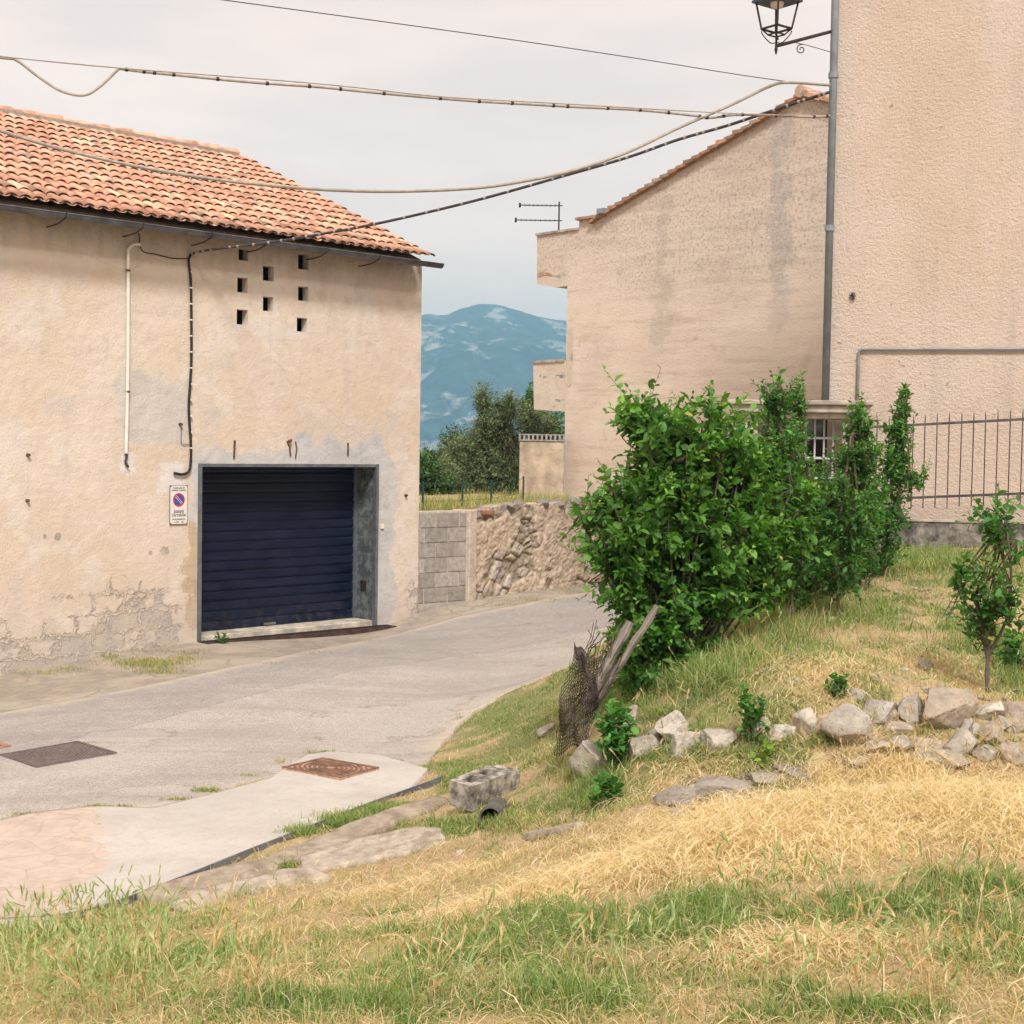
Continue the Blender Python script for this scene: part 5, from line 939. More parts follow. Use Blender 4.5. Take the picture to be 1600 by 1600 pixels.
# ------------------------------------------------------------------ stones
ROCKS = [ # u, v centre, half w px, half h px, colour, label
 (925,1190,30,36,0,'large pale boulder at the left end of the stone row beside leafy sapling'),
 (1003,1170,24,24,1,'grey stone just right of the leafy sapling, half sunk in grass'),
 (1052,1140,26,22,0,'rounded pale stone above its neighbour behind the thin grass'),
 (1068,1168,28,19,1,'flat grey stone under the rounded pale one'),
 (1130,1155,30,19,1,'long low grey stone left of the small green seedling'),
 (985,1125,18,18,2,'small brownish stone under the rusty posts side of the row'),
 (1190,1137,16,14,0,'small pale wedge with a reddish edge behind the seedling'),
 (1225,1148,20,17,0,'squat white stone leaning against the upright oval one'),
 (1257,1134,18,23,0,'upright oval white stone standing in grass'),
 (1325,1140,36,38,1,'biggest grey boulder with a flat top left of the stone heap'),
 (1376,1111,29,20,1,'grey brown block resting on top of the heap left of centre'),
 (1422,1110,22,22,1,'grey angular stone wedged between two blocks on the heap'),
 (1478,1112,44,36,2,'largest tilted brown boulder crowning the stone heap'),
 (1400,1139,22,15,2,'orange brown cube stone under the heap overhang'),
 (1540,1113,24,20,0,'pale heart shaped stone right of the tilted boulder'),
 (1590,1122,28,20,2,'brown slab cut by the right edge of the photo'),
 (1525,1142,14,13,0,'smallest pale stone tucked below the heart shaped one'),
 (1553,1150,20,20,2,'rounded tan stone below the brown slab'),
 (1502,1162,32,19,1,'broad low stone under the tilted boulder'),
 (1440,1163,28,17,2,'pale brown stone at the foot of the heap'),
 (1380,1165,28,16,2,'low tan stone right under the biggest grey boulder'),
 (1450,1182,34,18,1,'buried grey stone at the very bottom of the heap'),
 (1443,1042,14,10,1,'lone grey stone in the dry grass uphill'),
 (1413,1049,10,7,0,'small white stone left of the lone uphill stone'),
 (1370,1060,9,8,0,'little pale stone in the straw above grey boulder'),
 (1243,1066,14,7,0,'flat white stone in grass below thin trunks'),
 (1340,1088,20,12,1,'greyish stone peeping above the biggest boulder'),
 (855,1141,12,9,0,'small pale stone by the foot of the rusty mesh'),
 (1062,1273,13,8,0,'white stone at the edge of the straw'),
 (1350,1152,20,16,2,'brown stone packed between biggest grey boulder and the heap'),
 (1412,1166,24,14,1,'dull flat stone beneath the orange brown cube'),
 (1345,1186,24,13,2,'low stone poking from straw below biggest grey boulder'),
 (1490,1188,26,14,2,'tan stone touching the straw under the heap'),
 (1540,1176,22,15,1,'grey stone low at the right part of the heap'),
 (1580,1178,22,16,2,'brown stone at heap foot cut near right edge'),
 (1510,1136,16,13,1,'small grey stone squeezed under right corner of tilted boulder'),
 (1568,1133,16,13,2,'small tan stone between heart shaped stone and brown slab'),
 (1392,1122,14,12,2,'small brown stone in the dark gap of the heap'),
 (1094,1152,16,12,0,'small pale stone between flat grey and long low stones'),
 (1022,1150,15,12,1,'small grey stone between sunk stone and rounded pale stone'),
 (968,1172,20,18,1,'grey stone hidden behind the leafy seedling'),
 (1058,1243,34,20,1,'grey earthy lump at the upper left edge of the straw'),
 (1125,1228,40,18,1,'long grey earthy lump above the straw'),
 (1195,1216,34,15,1,'grey earthy lump under the yellow green seedling'),
 (1240,1207,24,12,1,'small dark earthy lump right of the yellow green seedling'),
 (718,1332,7,5,0,'tiny white stone below the wide flat slab')]
pal = [(.54, .49, .43), (.44, .40, .35), (.45, .375, .295), (.33, .295, .26)]
for i, (u, v, hw, hh, c, lab) in enumerate(ROCKS):
    p = gpt(u, v+hh*.6); d_ = p[1]; k = d_/F; mm = 1.38 if (u < 1290 and v < 1200 and v > 1115) else 1.22; w, h = hw*k*mm, hh*k*mm; c = 3 if 'earthy' in lab else c; h = h*.8 if c == 3 else h; w = w*1.25 if c == 3 else w; Vn, Fn = rock_mesh((w, max(w, h)*.8, h), 100+i, 5 if hw > 22 else 4, 13)
    an = random.uniform(-.35, .35); ca, sa_ = math.cos(an), math.sin(an)
    if 'tilted' in lab: Vn = Vn@np.array([[math.cos(.5), 0, math.sin(.5)], [0, 1, 0], [-math.sin(.5), 0, math.cos(.5)]])
    Vn = Vn@np.array([[ca, sa_, 0], [-sa_, ca, 0], [0, 0, 1]]); g = random.uniform(.9, 1.12)
    o = fast('stone', Vn, Fn, MROCK, None, col=np.tile(np.array(pal[c])*g, (len(Vn), 1))); ce = at(u, v, d_+w*.25); o.location = tuple(ce); tag(o, lab, 'stone', 'loose stones of the collapsed terrace wall')
# scattered tiny pebbles and dirt lumps : stuff
Vs, Ts, Cs = [], [], []; nb = 0
pv, pf = rock_mesh((1, 1, .7), 5, 1, 5)
for i in range(1500):
    r = random.random()
    if r < .45: u, v = random.uniform(1030, 1260), random.gauss(1222, 20)
    elif r < .7: u, v = random.uniform(1180, 1590), random.uniform(880, 1100)
    elif r < .85: u, v = random.uniform(480, 720), random.gauss(1140, 25)
    elif r < .93: u, v = random.uniform(590, 740), random.gauss(962, 12)
    else: u, v = random.uniform(900, 1500), random.uniform(1480, 1600)
    p = gpt(u, v); s = abs(random.gauss(.010, .009))+.004; 
    if r >= .7 and r < .85 and v > 1165: continue
    if r >= .7: s = min(s, .012)*.8
    Vs.append(pv*s*np.array([random.uniform(.7, 1.4), random.uniform(.7, 1.4), 1])+p+np.array([0, 0, s*.3])); Ts.append(pf+nb); nb += len(pv); g = random.uniform(.6, 1.1); Cs.append(np.tile((.46*g, .40*g, .33*g), (len(pv), 1)))
o = fast('pebbles', np.concatenate(Vs), np.concatenate(Ts), MROCK, None, col=np.concatenate(Cs)); tag(o, 'small pebbles and clods scattered on soil and road edge', 'pebbles', kind='stuff')

# ------------------------------------------------------------------ leaves
def leafset(P, D, Lf, wid, col, fold=.25, curl=.25, seed=0):
    """P base points, D direction unit, Lf lengths -> vertices, tris, colours"""
    n = len(P); r = np.random.default_rng(seed); ref = r.normal(size=(n, 3)); ref[:, 2] += 1.6; S = np.cross(D, ref); S /= np.linalg.norm(S, axis=1)[:, None]+1e-9; Nn = np.cross(S, D)
    Nn = np.where(Nn[:, 2:3] < 0, -Nn, Nn)
    L = Lf[:, None]; w = wid
    def pt(t, s, h): return P+D*L*t+S*L*w*s+Nn*L*(h-curl*t*t)
    vs = [pt(0, 0, 0), pt(.3, .42, fold*.35), pt(.68, .36, fold*.3), pt(1, 0, 0), pt(.68, -.36, fold*.3), pt(.3, -.42, fold*.35), pt(.3, 0, 0), pt(.68, 0, 0)]
    V = np.stack(vs, 1).reshape(-1, 3); t = np.array([(0,1,6),(0,6,5),(1,2,7),(1,7,6),(6,7,4),(6,4,5),(2,3,7),(7,3,4)]); T = (t[None]+np.arange(n)[:, None, None]*8).reshape(-1, 3); return V, T, np.repeat(col, 8, axis=0)
def unit(v): return v/(np.linalg.norm(v, axis=-1, keepdims=True)+1e-9)
def plant(name, base, blobs, shoots, leaf, lps, label, cat, group=None, seed=1, shoot_len=(.25, .5), pal=((.030, .10, .018), (.055, .15, .025), (.12, .21, .04)), trunks=(), wid=.62, spread=.9, up=.5, tw=.004, mat=None, surf=.5, limbs=6, limb_r=.012):
    r = np.random.default_rng(seed); base = np.asarray(base, float); root = empty(name, tuple(base), 0, label=label, cat=cat, group=group)
    B = [(np.array(c), np.array(rad), w) for c, rad, w in blobs]; wts = np.array([w for *_, w in B]); wts = wts/wts.sum()
    P, D, Lf, Cc = [], [], [], []; tb = MB(); limbs_ = MB(); anchor = []
    for c, rad, w in B:
        k = max(2, int(limbs*w))
        for i in range(k):
            d = unit(r.normal(size=3)); e = c+rad*d*.6*np.array([1, 1, .8]); anchor.append(e)
            src = base+np.array([r.normal(0, .03), r.normal(0, .03), 0]) if not trunks else np.asarray(trunks[r.integers(len(trunks))][-1])
            m = (src+e)/2+r.normal(0, .02, 3)-np.array([0, 0, .06*np.linalg.norm(e-src)]); limbs_.tube([p-base for p in spline([src, m, e], 8)], list(np.linspace(limb_r, limb_r*.35, 9)[:len(spline([src, m, e], 8))]), 5)
    anchor = np.array(anchor)
    for i in range(shoots):
        bi = r.choice(len(B), p=wts); c, rad, w = B[bi]; d = unit(r.normal(size=3)); rr = surf+(1-surf)*r.random()**.5 if r.random() < .8 else r.random(); e = c+rad*d*rr
        sl_ = r.uniform(*shoot_len); out = unit(unit(e-c)*spread+np.array([0, 0, up])+r.normal(0, .25, 3)); s = e-out*sl_*.7
        k = lps; ts = (np.arange(k)+r.random())/k; bend = r.normal(0, .07, 3); path = s[None]+out[None]*sl_*ts[:, None]+bend[None]*(ts**2)[:, None]*sl_*2
        side = unit(np.cross(out, r.normal(size=3))); side2 = np.cross(out, side); an = np.arange(k)*2.4+r.random()*6; dirs = unit(out[None]*.75+(side[None]*np.cos(an)[:, None]+side2[None]*np.sin(an)[:, None])*.95+np.array([0, 0, .05])+r.normal(0, .2, (k, 3)))
        P.append(path); D.append(dirs); Lf.append(leaf*r.uniform(.45, 1.2, k)*(1-.45*(ts > .85)))
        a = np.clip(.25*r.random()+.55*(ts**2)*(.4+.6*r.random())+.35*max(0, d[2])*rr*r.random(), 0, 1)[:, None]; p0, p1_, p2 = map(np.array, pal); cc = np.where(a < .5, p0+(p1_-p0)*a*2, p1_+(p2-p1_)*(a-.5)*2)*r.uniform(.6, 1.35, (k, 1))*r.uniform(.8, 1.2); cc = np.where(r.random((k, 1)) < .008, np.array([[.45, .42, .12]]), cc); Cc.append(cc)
        tb.tube([s-base, s+out*sl_*.5+bend*.25*sl_-base, s+out*sl_*1.0+bend*sl_*2-base], [tw, tw*.7, tw*.3], 3, cap=False)
        if r.random() < .6:
            j = np.argmin(((anchor-s)**2).sum(1)); tb.tube([anchor[j]-base, (anchor[j]+s)/2-base+r.normal(0, .015, 3), s-base], [tw*1.4, tw*1.2, tw], 3, cap=False)
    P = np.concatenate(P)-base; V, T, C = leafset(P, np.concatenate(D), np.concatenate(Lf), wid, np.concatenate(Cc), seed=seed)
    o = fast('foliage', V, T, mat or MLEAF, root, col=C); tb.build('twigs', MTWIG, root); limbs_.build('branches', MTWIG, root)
    for tr in trunks:
        mb = MB(); S = spline([np.asarray(p)-base for p in tr], 14); mb.tube(S, list(np.linspace(limb_r*1.35, limb_r*.8, len(S))), 7); mb.build('trunk', MBARK, root, sm=True)
    return root
def blob(u, v, ru, rv, d, ry=None, w=1): k = d/F; return (at(u, v, d), (ru*k, ry if ry else ru*k*.9, rv*k), w)
# the big shrub
bd_ = 10.2; bb = G(1055, 1085); bb = np.array([at(1060, 1000, bd_)[0], bd_, hz1(at(1060, 1000, bd_)[0], bd_)])
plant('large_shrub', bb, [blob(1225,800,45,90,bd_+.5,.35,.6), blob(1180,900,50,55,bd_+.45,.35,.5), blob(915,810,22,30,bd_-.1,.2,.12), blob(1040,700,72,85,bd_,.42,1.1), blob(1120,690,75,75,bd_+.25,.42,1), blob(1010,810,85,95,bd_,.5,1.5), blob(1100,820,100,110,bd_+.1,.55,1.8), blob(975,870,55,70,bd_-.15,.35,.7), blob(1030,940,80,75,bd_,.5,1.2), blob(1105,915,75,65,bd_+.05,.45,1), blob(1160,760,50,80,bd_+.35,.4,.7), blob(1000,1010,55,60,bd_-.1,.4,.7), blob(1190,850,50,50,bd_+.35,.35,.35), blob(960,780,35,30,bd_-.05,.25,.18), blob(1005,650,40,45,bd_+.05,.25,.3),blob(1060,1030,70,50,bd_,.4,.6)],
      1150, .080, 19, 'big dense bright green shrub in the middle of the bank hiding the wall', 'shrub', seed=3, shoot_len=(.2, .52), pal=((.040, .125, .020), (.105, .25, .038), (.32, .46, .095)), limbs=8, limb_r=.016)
b2 = at(1225, 930, 12.2); b2[2] = hz1(b2[0], b2[1])
plant('low_shrub', b2, [blob(1190,800,60,70,12.3,.4,1), blob(1235,775,60,55,12.4,.35,1), blob(1290,790,60,70,12.3,.4,1.1), blob(1345,790,40,55,12.5,.3,.7), blob(1210,880,60,45,12.2,.35,.8), blob(1280,880,60,40,12.2,.35,.8)], 620, .062, 14, 'darker leafy shrub filling the gap between big bush and railing', 'shrub', seed=9, shoot_len=(.18, .4), pal=((.032, .11, .024), (.062, .17, .035), (.17, .30, .07)), limbs=6, limb_r=.014)
# saplings
def sapling(label, ub, vb, d, top, blobs, shoots, leaf=.06, seed=1, trunk=None, pal=None, r=.014, lps=13, wid=.6):
    b0 = at(ub, vb, d); gz0 = hz1(b0[0], d); base = np.array([b0[0], d, gz0-.02])
    tr = [[base]+[at(u, v, dd) for u, v, dd in t] for t in (trunk or [[(ub, (vb+top)/2, d), (ub, top+120, d)]])]
    return plant('young_tree', base, blobs, shoots, leaf, lps, label, 'tree', 'young fruit trees on the bank', seed, (.14, .3), pal or ((.042, .135, .028), (.09, .23, .045), (.26, .40, .09)), tr, wid, .55, .75, .003, limbs=3, limb_r=r*.75)
sapling('slender young tree with a bare dark trunk just right of the big shrub', 1240, 1005, 10.9, 575, [blob(1212,620,24,42,10.9,.14,.5), blob(1215,700,42,60,10.9,.25,1.1), blob(1225,790,55,70,10.9,.3,1.5), blob(1230,880,55,50,10.9,.3,1), blob(1180,730,35,60,11.1,.25,.7)], 330, .055, 11, [[(1237,930,10.9), (1228,800,10.9), (1213,640,10.9)]])
sapling('narrow young tree in front of the barred gate', 1246, 960, 11.8, 600, [blob(1246,622,16,32,11.8,.12,.3), blob(1240,690,24,50,11.8,.2,.7), blob(1260,790,50,60,11.8,.28,1.1), blob(1270,860,40,40,11.8,.25,.6)], 230, .055, 12, [[(1250,860,11.8), (1250,700,11.8)]])
sapling('bushy young tree standing at the right end of the gateway canopy', 1310, 1003, 11.0, 630, [blob(1342,655,18,34,11.2,.13,.4), blob(1340,715,38,45,11.2,.22,1.0), blob(1320,800,55,60,11.1,.3,1.3), blob(1310,875,50,45,11.0,.3,.8)], 330, .055, 13, [[(1309,920,11), (1312,820,11), (1330,680,11.1)]])
sapling('tallest narrow young tree against the iron railing', 1380, 905, 12.9, 590, [blob(1412,625,9,32,12.9,.08,.18), blob(1404,660,20,35,12.9,.15,.5), blob(1398,720,26,45,12.9,.2,.8), blob(1385,800,34,55,12.9,.25,1), blob(1430,742,26,14,12.8,.12,.2), blob(1375,860,32,30,12.9,.2,.5)], 250, .058, 14, [[(1385,850,12.9), (1397,720,12.9), (1412,620,12.9)]])
sapling('short young tree behind the two dark trunks near the low wall', 1343, 890, 12.4, 700, [blob(1345,800,40,60,12.4,.25,1), blob(1340,870,36,35,12.4,.22,.6)], 150, .055, 15, [[(1343,830,12.4), (1345,760,12.4)]])
sapling('small forked sapling with sparse leaves near the right edge', 1543, 1088, 8.75, 770, [blob(1555,805,38,30,8.75,.16,.7), blob(1575,850,34,30,8.7,.15,.5), blob(1525,880,30,35,8.75,.15,.5), blob(1530,950,34,35,8.75,.15,.6), blob(1560,930,34,45,8.7,.18,.7), blob(1590,945,30,30,8.65,.15,.4), blob(1500,905,12,30,8.75,.08,.2), blob(1545,1000,22,20,8.75,.1,.15)], 100, .062, 16, [[(1543,1030,8.75), (1550,980,8.75), (1553,900,8.75), (1557,830,8.75)], [(1543,1030,8.75), (1572,970,8.72), (1580,900,8.7), (1572,820,8.7)], [(1543,1030,8.75), (1532,985,8.75), (1524,930,8.75)]], r=.011, lps=11)
def seedling(label, u, v, h, wpx, n, leaf, seed, pal=None, lps=9):
    p = gpt(u, v); k = p[1]/F; return plant('seedling', p, [((p[0], p[1], p[2]+h*k*.55), (wpx*k, wpx*k*.8, h*k*.5), 1)], n, leaf, lps, label, 'plant', 'small leafy plants among the stones', seed, (.08, .16), pal or ((.045, .15, .028), (.08, .22, .04), (.16, .30, .07)), (), .75, .5, .6, .0025, limbs=4, limb_r=.005)
seedling('bright leafy seedling growing beside the large pale boulder', 960, 1205, 105, 26, 42, .062, 21)
seedling('tiny yellow green seedling at the foot of the stones', 1189, 1200, 45, 17, 14, .045, 22, ((.12, .22, .02), (.20, .32, .04), (.30, .40, .06)))
seedling('dark leafy seedling standing behind the long low grey stone', 1175, 1170, 95, 20, 22, .05, 23)
seedling('leafy weed climbing the foot of the leaning posts', 985, 1085, 110, 45, 60, .055, 24)
seedling('green weed sprouting on the drain strip left of the shutter', 347, 1006, 18, 10, 7, .06, 25)
seedling('green weed rooted at the garage corner by the block wall', 655, 925, 20, 9, 8, .06, 26)
seedling('weed at the foot of the wall right of the shutter', 602, 966, 14, 8, 5, .05, 27)
seedling('leafy weed at the upper slope below the thin dark trunk', 1255, 960, 30, 18, 10, .06, 28)
seedling('low green weed between stones above the grey boulder', 1312, 1090, 30, 18, 12, .05, 29)
seedling('broad leafy weed on the bank left of grey stones', 945, 1262, 45, 30, 18, .06, 30)
seedling('green weed at the right edge of the upper slope', 1585, 1050, 60, 25, 18, .06, 33)

# olive trees behind the wall
OP = ((.10, .15, .065), (.17, .23, .105), (.29, .34, .18))
def olive(label, u, v, d, blobs, shoots, seed, pal=OP, leaf=.11, lps=12, name='olive_tree', trunk=None, wid=.36, cat='tree'):
    base = at(u, v, d); base[2] = hz1(base[0], base[1])-.1
    tr = [[base]+[at(a, b_, d) for a, b_ in t] for t in (trunk or [[(u, v-25), (u+4, v-45)]])]
    return plant(name, base, blobs, shoots, leaf, lps, label, cat, 'trees behind the stone wall', seed, (.35, .8), pal, tr, wid, .8, .35, .0035, mat=MOL, surf=.25, limbs=5, limb_r=.035)
olive('gnarled olive tree with bare crooked limb behind the stone wall', 770, 790, 40, [blob(755,625,18,28,40,.5,.35), blob(765,665,32,32,40,.8,.8), blob(750,705,45,45,40,1,1.2), blob(790,640,30,25,40,.7,.5), blob(795,625,10,14,40,.3,.12), blob(780,740,50,45,40,1,1.2), blob(735,750,40,40,40,1,.9), blob(790,690,35,40,40.5,.8,1), blob(720,705,30,25,40.5,.7,.5), blob(830,655,30,28,41,.8,.6), blob(850,660,30,25,42,.8,.5), blob(805,760,28,28,40,.8,.5)], 2300, 51, trunk=[[(770,760), (765,725), (790,690)], [(768,765), (800,700), (792,675)], [(762,760), (755,700), (752,640)]])
olive('rounded silvery olive tree just left of the gnarled one', 715, 795, 44, [blob(715,735,40,35,44,1.2,1.2), blob(735,775,45,28,43,1.2,.9), blob(690,740,28,26,45,1,.7), blob(700,775,35,30,44,1,.8)], 1300, 52)
olive('greener low tree against the garage corner', 668, 795, 38, [blob(668,740,26,36,38,.9,1), blob(660,775,30,28,38,.9,.8), blob(690,765,26,26,39,.8,.6)], 850, 53, ((.03, .085, .02), (.06, .13, .03), (.14, .22, .06)), .11, name='broadleaf_tree', wid=.6)
olive('bright broadleaf tree peeping behind the lower balcony', 845, 760, 46, [blob(828,628,14,20,46,.7,.6), blob(850,665,45,28,46,1.2,1), blob(840,715,40,40,46,1.2,1)], 420, 54, ((.025, .09, .015), (.05, .14, .03), (.12, .22, .05)), .15, name='broadleaf_tree', wid=.6)
olive('dark low tree filling the gap between the olives', 700, 800, 52, [blob(690,725,40,30,52,1.5,1), blob(730,730,45,35,52,1.5,1), blob(780,735,45,45,52,1.5,1.2), blob(715,690,35,20,52,1.2,.5), blob(660,735,30,30,52,1.5,1)], 1000, 55, ((.04, .08, .03), (.07, .12, .05), (.13, .18, .08)), .16)

# ------------------------------------------------------------------ grasses
def blades(P, H, Wd, lean, az, col, seg=3, droop=.5, tipw=.08):
    n = len(P); D = np.stack([np.cos(az), np.sin(az), 0*az], 1); S = np.stack([-np.sin(az+rng.normal(0, .9, n)), np.cos(az+rng.normal(0, .9, n)), 0*az], 1); vs = []
    for k in range(seg+1):
        t = k/seg; up = np.cos(lean*(1-droop)+lean*droop*t*2)*0; h = H*t*np.cos(lean*t*1.1+.0)*1; o = H*t*np.sin(np.clip(lean*(.45+.75*t), 0, 2.4)); hh = H*t*np.cos(np.clip(lean*(.45+.75*t), 0, 1.75))
        c = P+D*o[:, None]+np.array([0, 0, 1.])*hh[:, None]; w = Wd*(1-t*(1-tipw)) if k < seg else Wd*tipw
        if k < seg: vs += [c+S*w[:, None]*.5, c-S*w[:, None]*.5]
        else: vs += [c]
    m = 2*seg+1; V = np.stack(vs, 1).reshape(-1, 3); t = []
    for k in range(seg-1): a = 2*k; t += [(a, a+1, a+3), (a, a+3, a+2)]
    a = 2*(seg-1); t += [(a, a+1, a+2)]; T = (np.array(t)[None]+np.arange(n)[:, None, None]*m).reshape(-1, 3)
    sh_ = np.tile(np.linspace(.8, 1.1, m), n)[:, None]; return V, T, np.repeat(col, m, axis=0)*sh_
def scatter(n, d0=3.3, d1=15.2, p=.35):
    f = rng.random(n); d = (d0**p+f*(d1**p-d0**p))**(1/p); x = (rng.random(n)*1.04-.52+.02)*d; return x, d
def groundpts(n, **k):
    x, y = scatter(n, **k); ok = ~(pip(x, y, ROADP) | pip(x, y, APRP) | pip(x, y, VERP)); x, y = x[ok], y[ok]; z = hz(x, y); rr = (fbm(stackP(x, y), 2.0, 4, 3)-.5)*.09; return x, y, z+rr-.006
def pick(cols, n, j=.15):
    c = np.array(cols)[rng.integers(len(cols), size=n)]; return c*rng.uniform(1-j, 1+j, (n, 1))
GC = [(.10, .18, .04), (.16, .25, .06), (.25, .32, .10), (.34, .38, .14), (.13, .23, .08), (.20, .30, .06)]; YC = [(.46, .36, .17), (.52, .41, .21), (.38, .33, .15), (.58, .45, .25), (.33, .33, .14)]; SCc = [(.74, .57, .35), (.80, .64, .42), (.64, .47, .27), (.86, .72, .52), (.56, .41, .25)]
def clump(x, y, s, seed): return fbm(stackP(x, y), s, 2, seed)
x, y, z = groundpts(1100000); g, s = zones(x, y); cl = clump(x, y, 6, 40)
keep = rng.random(len(x)) < np.clip((g-.25)*1.7, 0, 1)*np.clip((cl-.30)*3.2, .12, 1); xk, yk, zk = x[keep], y[keep], z[keep]; n = len(xk); gk = g[keep]
tall = np.where((yk > 8.2) & (xk > .3), 1.35, 1.0)*np.where((xk < -.9) & (yk < 7.0), 1.25, 1.0)
onpath = np.where((yk > 9.3) & (xk < .55), .45, 1)
H = rng.gamma(3.5, .0125, n)*(.45+.8*gk)*tall*onpath+.010
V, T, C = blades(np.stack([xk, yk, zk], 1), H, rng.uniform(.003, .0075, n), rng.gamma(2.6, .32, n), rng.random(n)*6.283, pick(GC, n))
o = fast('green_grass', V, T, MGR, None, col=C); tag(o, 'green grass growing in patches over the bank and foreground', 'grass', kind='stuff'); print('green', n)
x, y, z = groundpts(480000); g, s = zones(x, y); keep = rng.random(len(x)) < np.clip(.75-.25*g, 0, 1)*np.clip((clump(x, y, 5, 50)-.28)*3, .1, 1); xk, yk, zk = x[keep], y[keep], z[keep]; n = len(xk)
H = rng.gamma(3.2, .0125, n)*np.where((yk > 8.2) & (xk > .3), 1.3, 1.0)*np.where((xk < -.9) & (yk < 7.0), 1.25, 1.0)*np.where((yk > 9.3) & (xk < .55), .5, 1)+.01
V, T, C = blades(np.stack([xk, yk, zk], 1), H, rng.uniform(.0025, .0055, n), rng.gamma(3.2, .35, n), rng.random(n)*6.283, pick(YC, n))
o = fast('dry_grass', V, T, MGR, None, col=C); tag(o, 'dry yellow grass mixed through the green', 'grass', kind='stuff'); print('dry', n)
# straw: long lying stalks in layers
x, y, z = groundpts(640000, d0=4.5, d1=9.8, p=.4); g, s = zones(x, y); keep = rng.random(len(x)) < np.clip(s*1.1-.18, 0, 1); xk, yk, zk = x[keep], y[keep], z[keep]; n = len(xk); sk = s[keep]
hgt = (rng.random(n)**1.5)*.085*sk*(.5+fbm(stackP(xk, yk), 2.5, 2, 60)); base = np.stack([xk, yk, zk+hgt], 1)
azs = fbm(stackP(xk, yk), 1.6, 2, 66)*9+rng.normal(0, 1.3, n)+np.where(rng.random(n) < .5, 0, math.pi)
V, T, C = blades(base, rng.uniform(.05, .20, n), rng.uniform(.0022, .0048, n), np.clip(rng.normal(1.44, .16, n), .9, 1.75), azs, pick(SCc, n, .2), 4, tipw=.5)
o = fast('straw', V, T, MGR, None, col=C); tag(o, 'thick layer of cut pale straw across the right foreground', 'straw', kind='stuff'); print('straw', n)
# scattered litter straw everywhere else
x, y, z = groundpts(120000, d0=3.5, d1=15); keep = rng.random(len(x)) < .45; xk, yk, zk = x[keep], y[keep], z[keep]; n = len(xk)
V, T, C = blades(np.stack([xk, yk, zk+rng.random(n)*.02], 1), rng.uniform(.05, .16, n), rng.uniform(.002, .0042, n), np.clip(rng.normal(1.4, .2, n), .9, 1.7), rng.random(n)*6.283, pick(SCc+YC, n, .2)*.95, 3, tipw=.5)
o = fast('grass_litter', V, T, MGR, None, col=C); tag(o, 'fallen dry stalks littering the turf', 'dead stalks', kind='stuff')
# tall seeding grasses (barley grass) : stems plus bristly heads
def seeding(name, regs, label, colp, stem_h=(.10, .24)):
    Ps, Hs = [], []
    for u0, u1, v0, v1, n in regs:
        for i in range(n):
            p = gpt(random.uniform(u0, u1), random.uniform(v0, v1))
            Ps.append(p); Hs.append(random.uniform(*stem_h))
    P = np.array(Ps); H = np.array(Hs); ok = ~(pip(P[:, 0], P[:, 1], ROADP) | pip(P[:, 0], P[:, 1], APRP)); P, H = P[ok], H[ok]; n = len(P); az = rng.random(n)*6.283; lean = np.clip(rng.gamma(3, .16, n), .05, 1.2)
    V, T, C = blades(P, H, np.full(n, .0032), lean, az, pick(colp, n), 4, tipw=.7)
    tips = V.reshape(n, 9, 3)[:, -1]; prev = V.reshape(n, 9, 3)[:, 6]; D = unit(tips-prev)
    hv, ht_, hc_ = [V], [T], [C]; off = len(V)
    for k in range(26):                                          # bristles of the ear
        t = k/26*.055; base = tips+D*(t-.02); rd_ = unit(rng.normal(size=(n, 3))); d2__ = unit(D*1.6+rd_*.55); Lb = np.full(n, .026)*rng.uniform(.8, 1.2, n); S = unit(np.cross(d2__, rng.normal(size=(n, 3))))*.0022
        v = np.stack([base+S, base-S, base+d2__*Lb[:, None]], 1).reshape(-1, 3); hv.append(v); ht_.append((np.array([[0, 1, 2]])[None]+np.arange(n)[:, None, None]*3).reshape(-1, 3)+off); off += len(v); hc_.append(np.repeat(pick(colp, n)*1.1, 3, axis=0))
    o = fast(name, np.concatenate(hv), np.concatenate(ht_), MGR, None, col=np.concatenate(hc_)); tag(o, label, 'grass', kind='stuff')
seeding('seeding_grass', [(0,260,1420,1600,420),(0,420,1440,1600,150),(0,140,1425,1470,40),(1100,1600,1400,1600,120),(950,1120,1040,1100,60),(1100,1400,980,1060,50),(1400,1600,1000,1090,30),(600,1100,1480,1600,70),(850,960,1180,1260,30)], 'tall green barley grass with bristly ears', [(.24, .33, .12), (.34, .40, .18), (.46, .46, .25)])
seeding('dry_seeding_grass', [(0,460,1450,1600,170),(1300,1600,1380,1600,80),(870,1100,1100,1260,50),(1250,1600,1150,1230,60),(560,1000,1420,1600,60)], 'tall dry straw coloured barley grass', [(.52, .40, .22), (.62, .48, .29), (.48, .33, .2)])
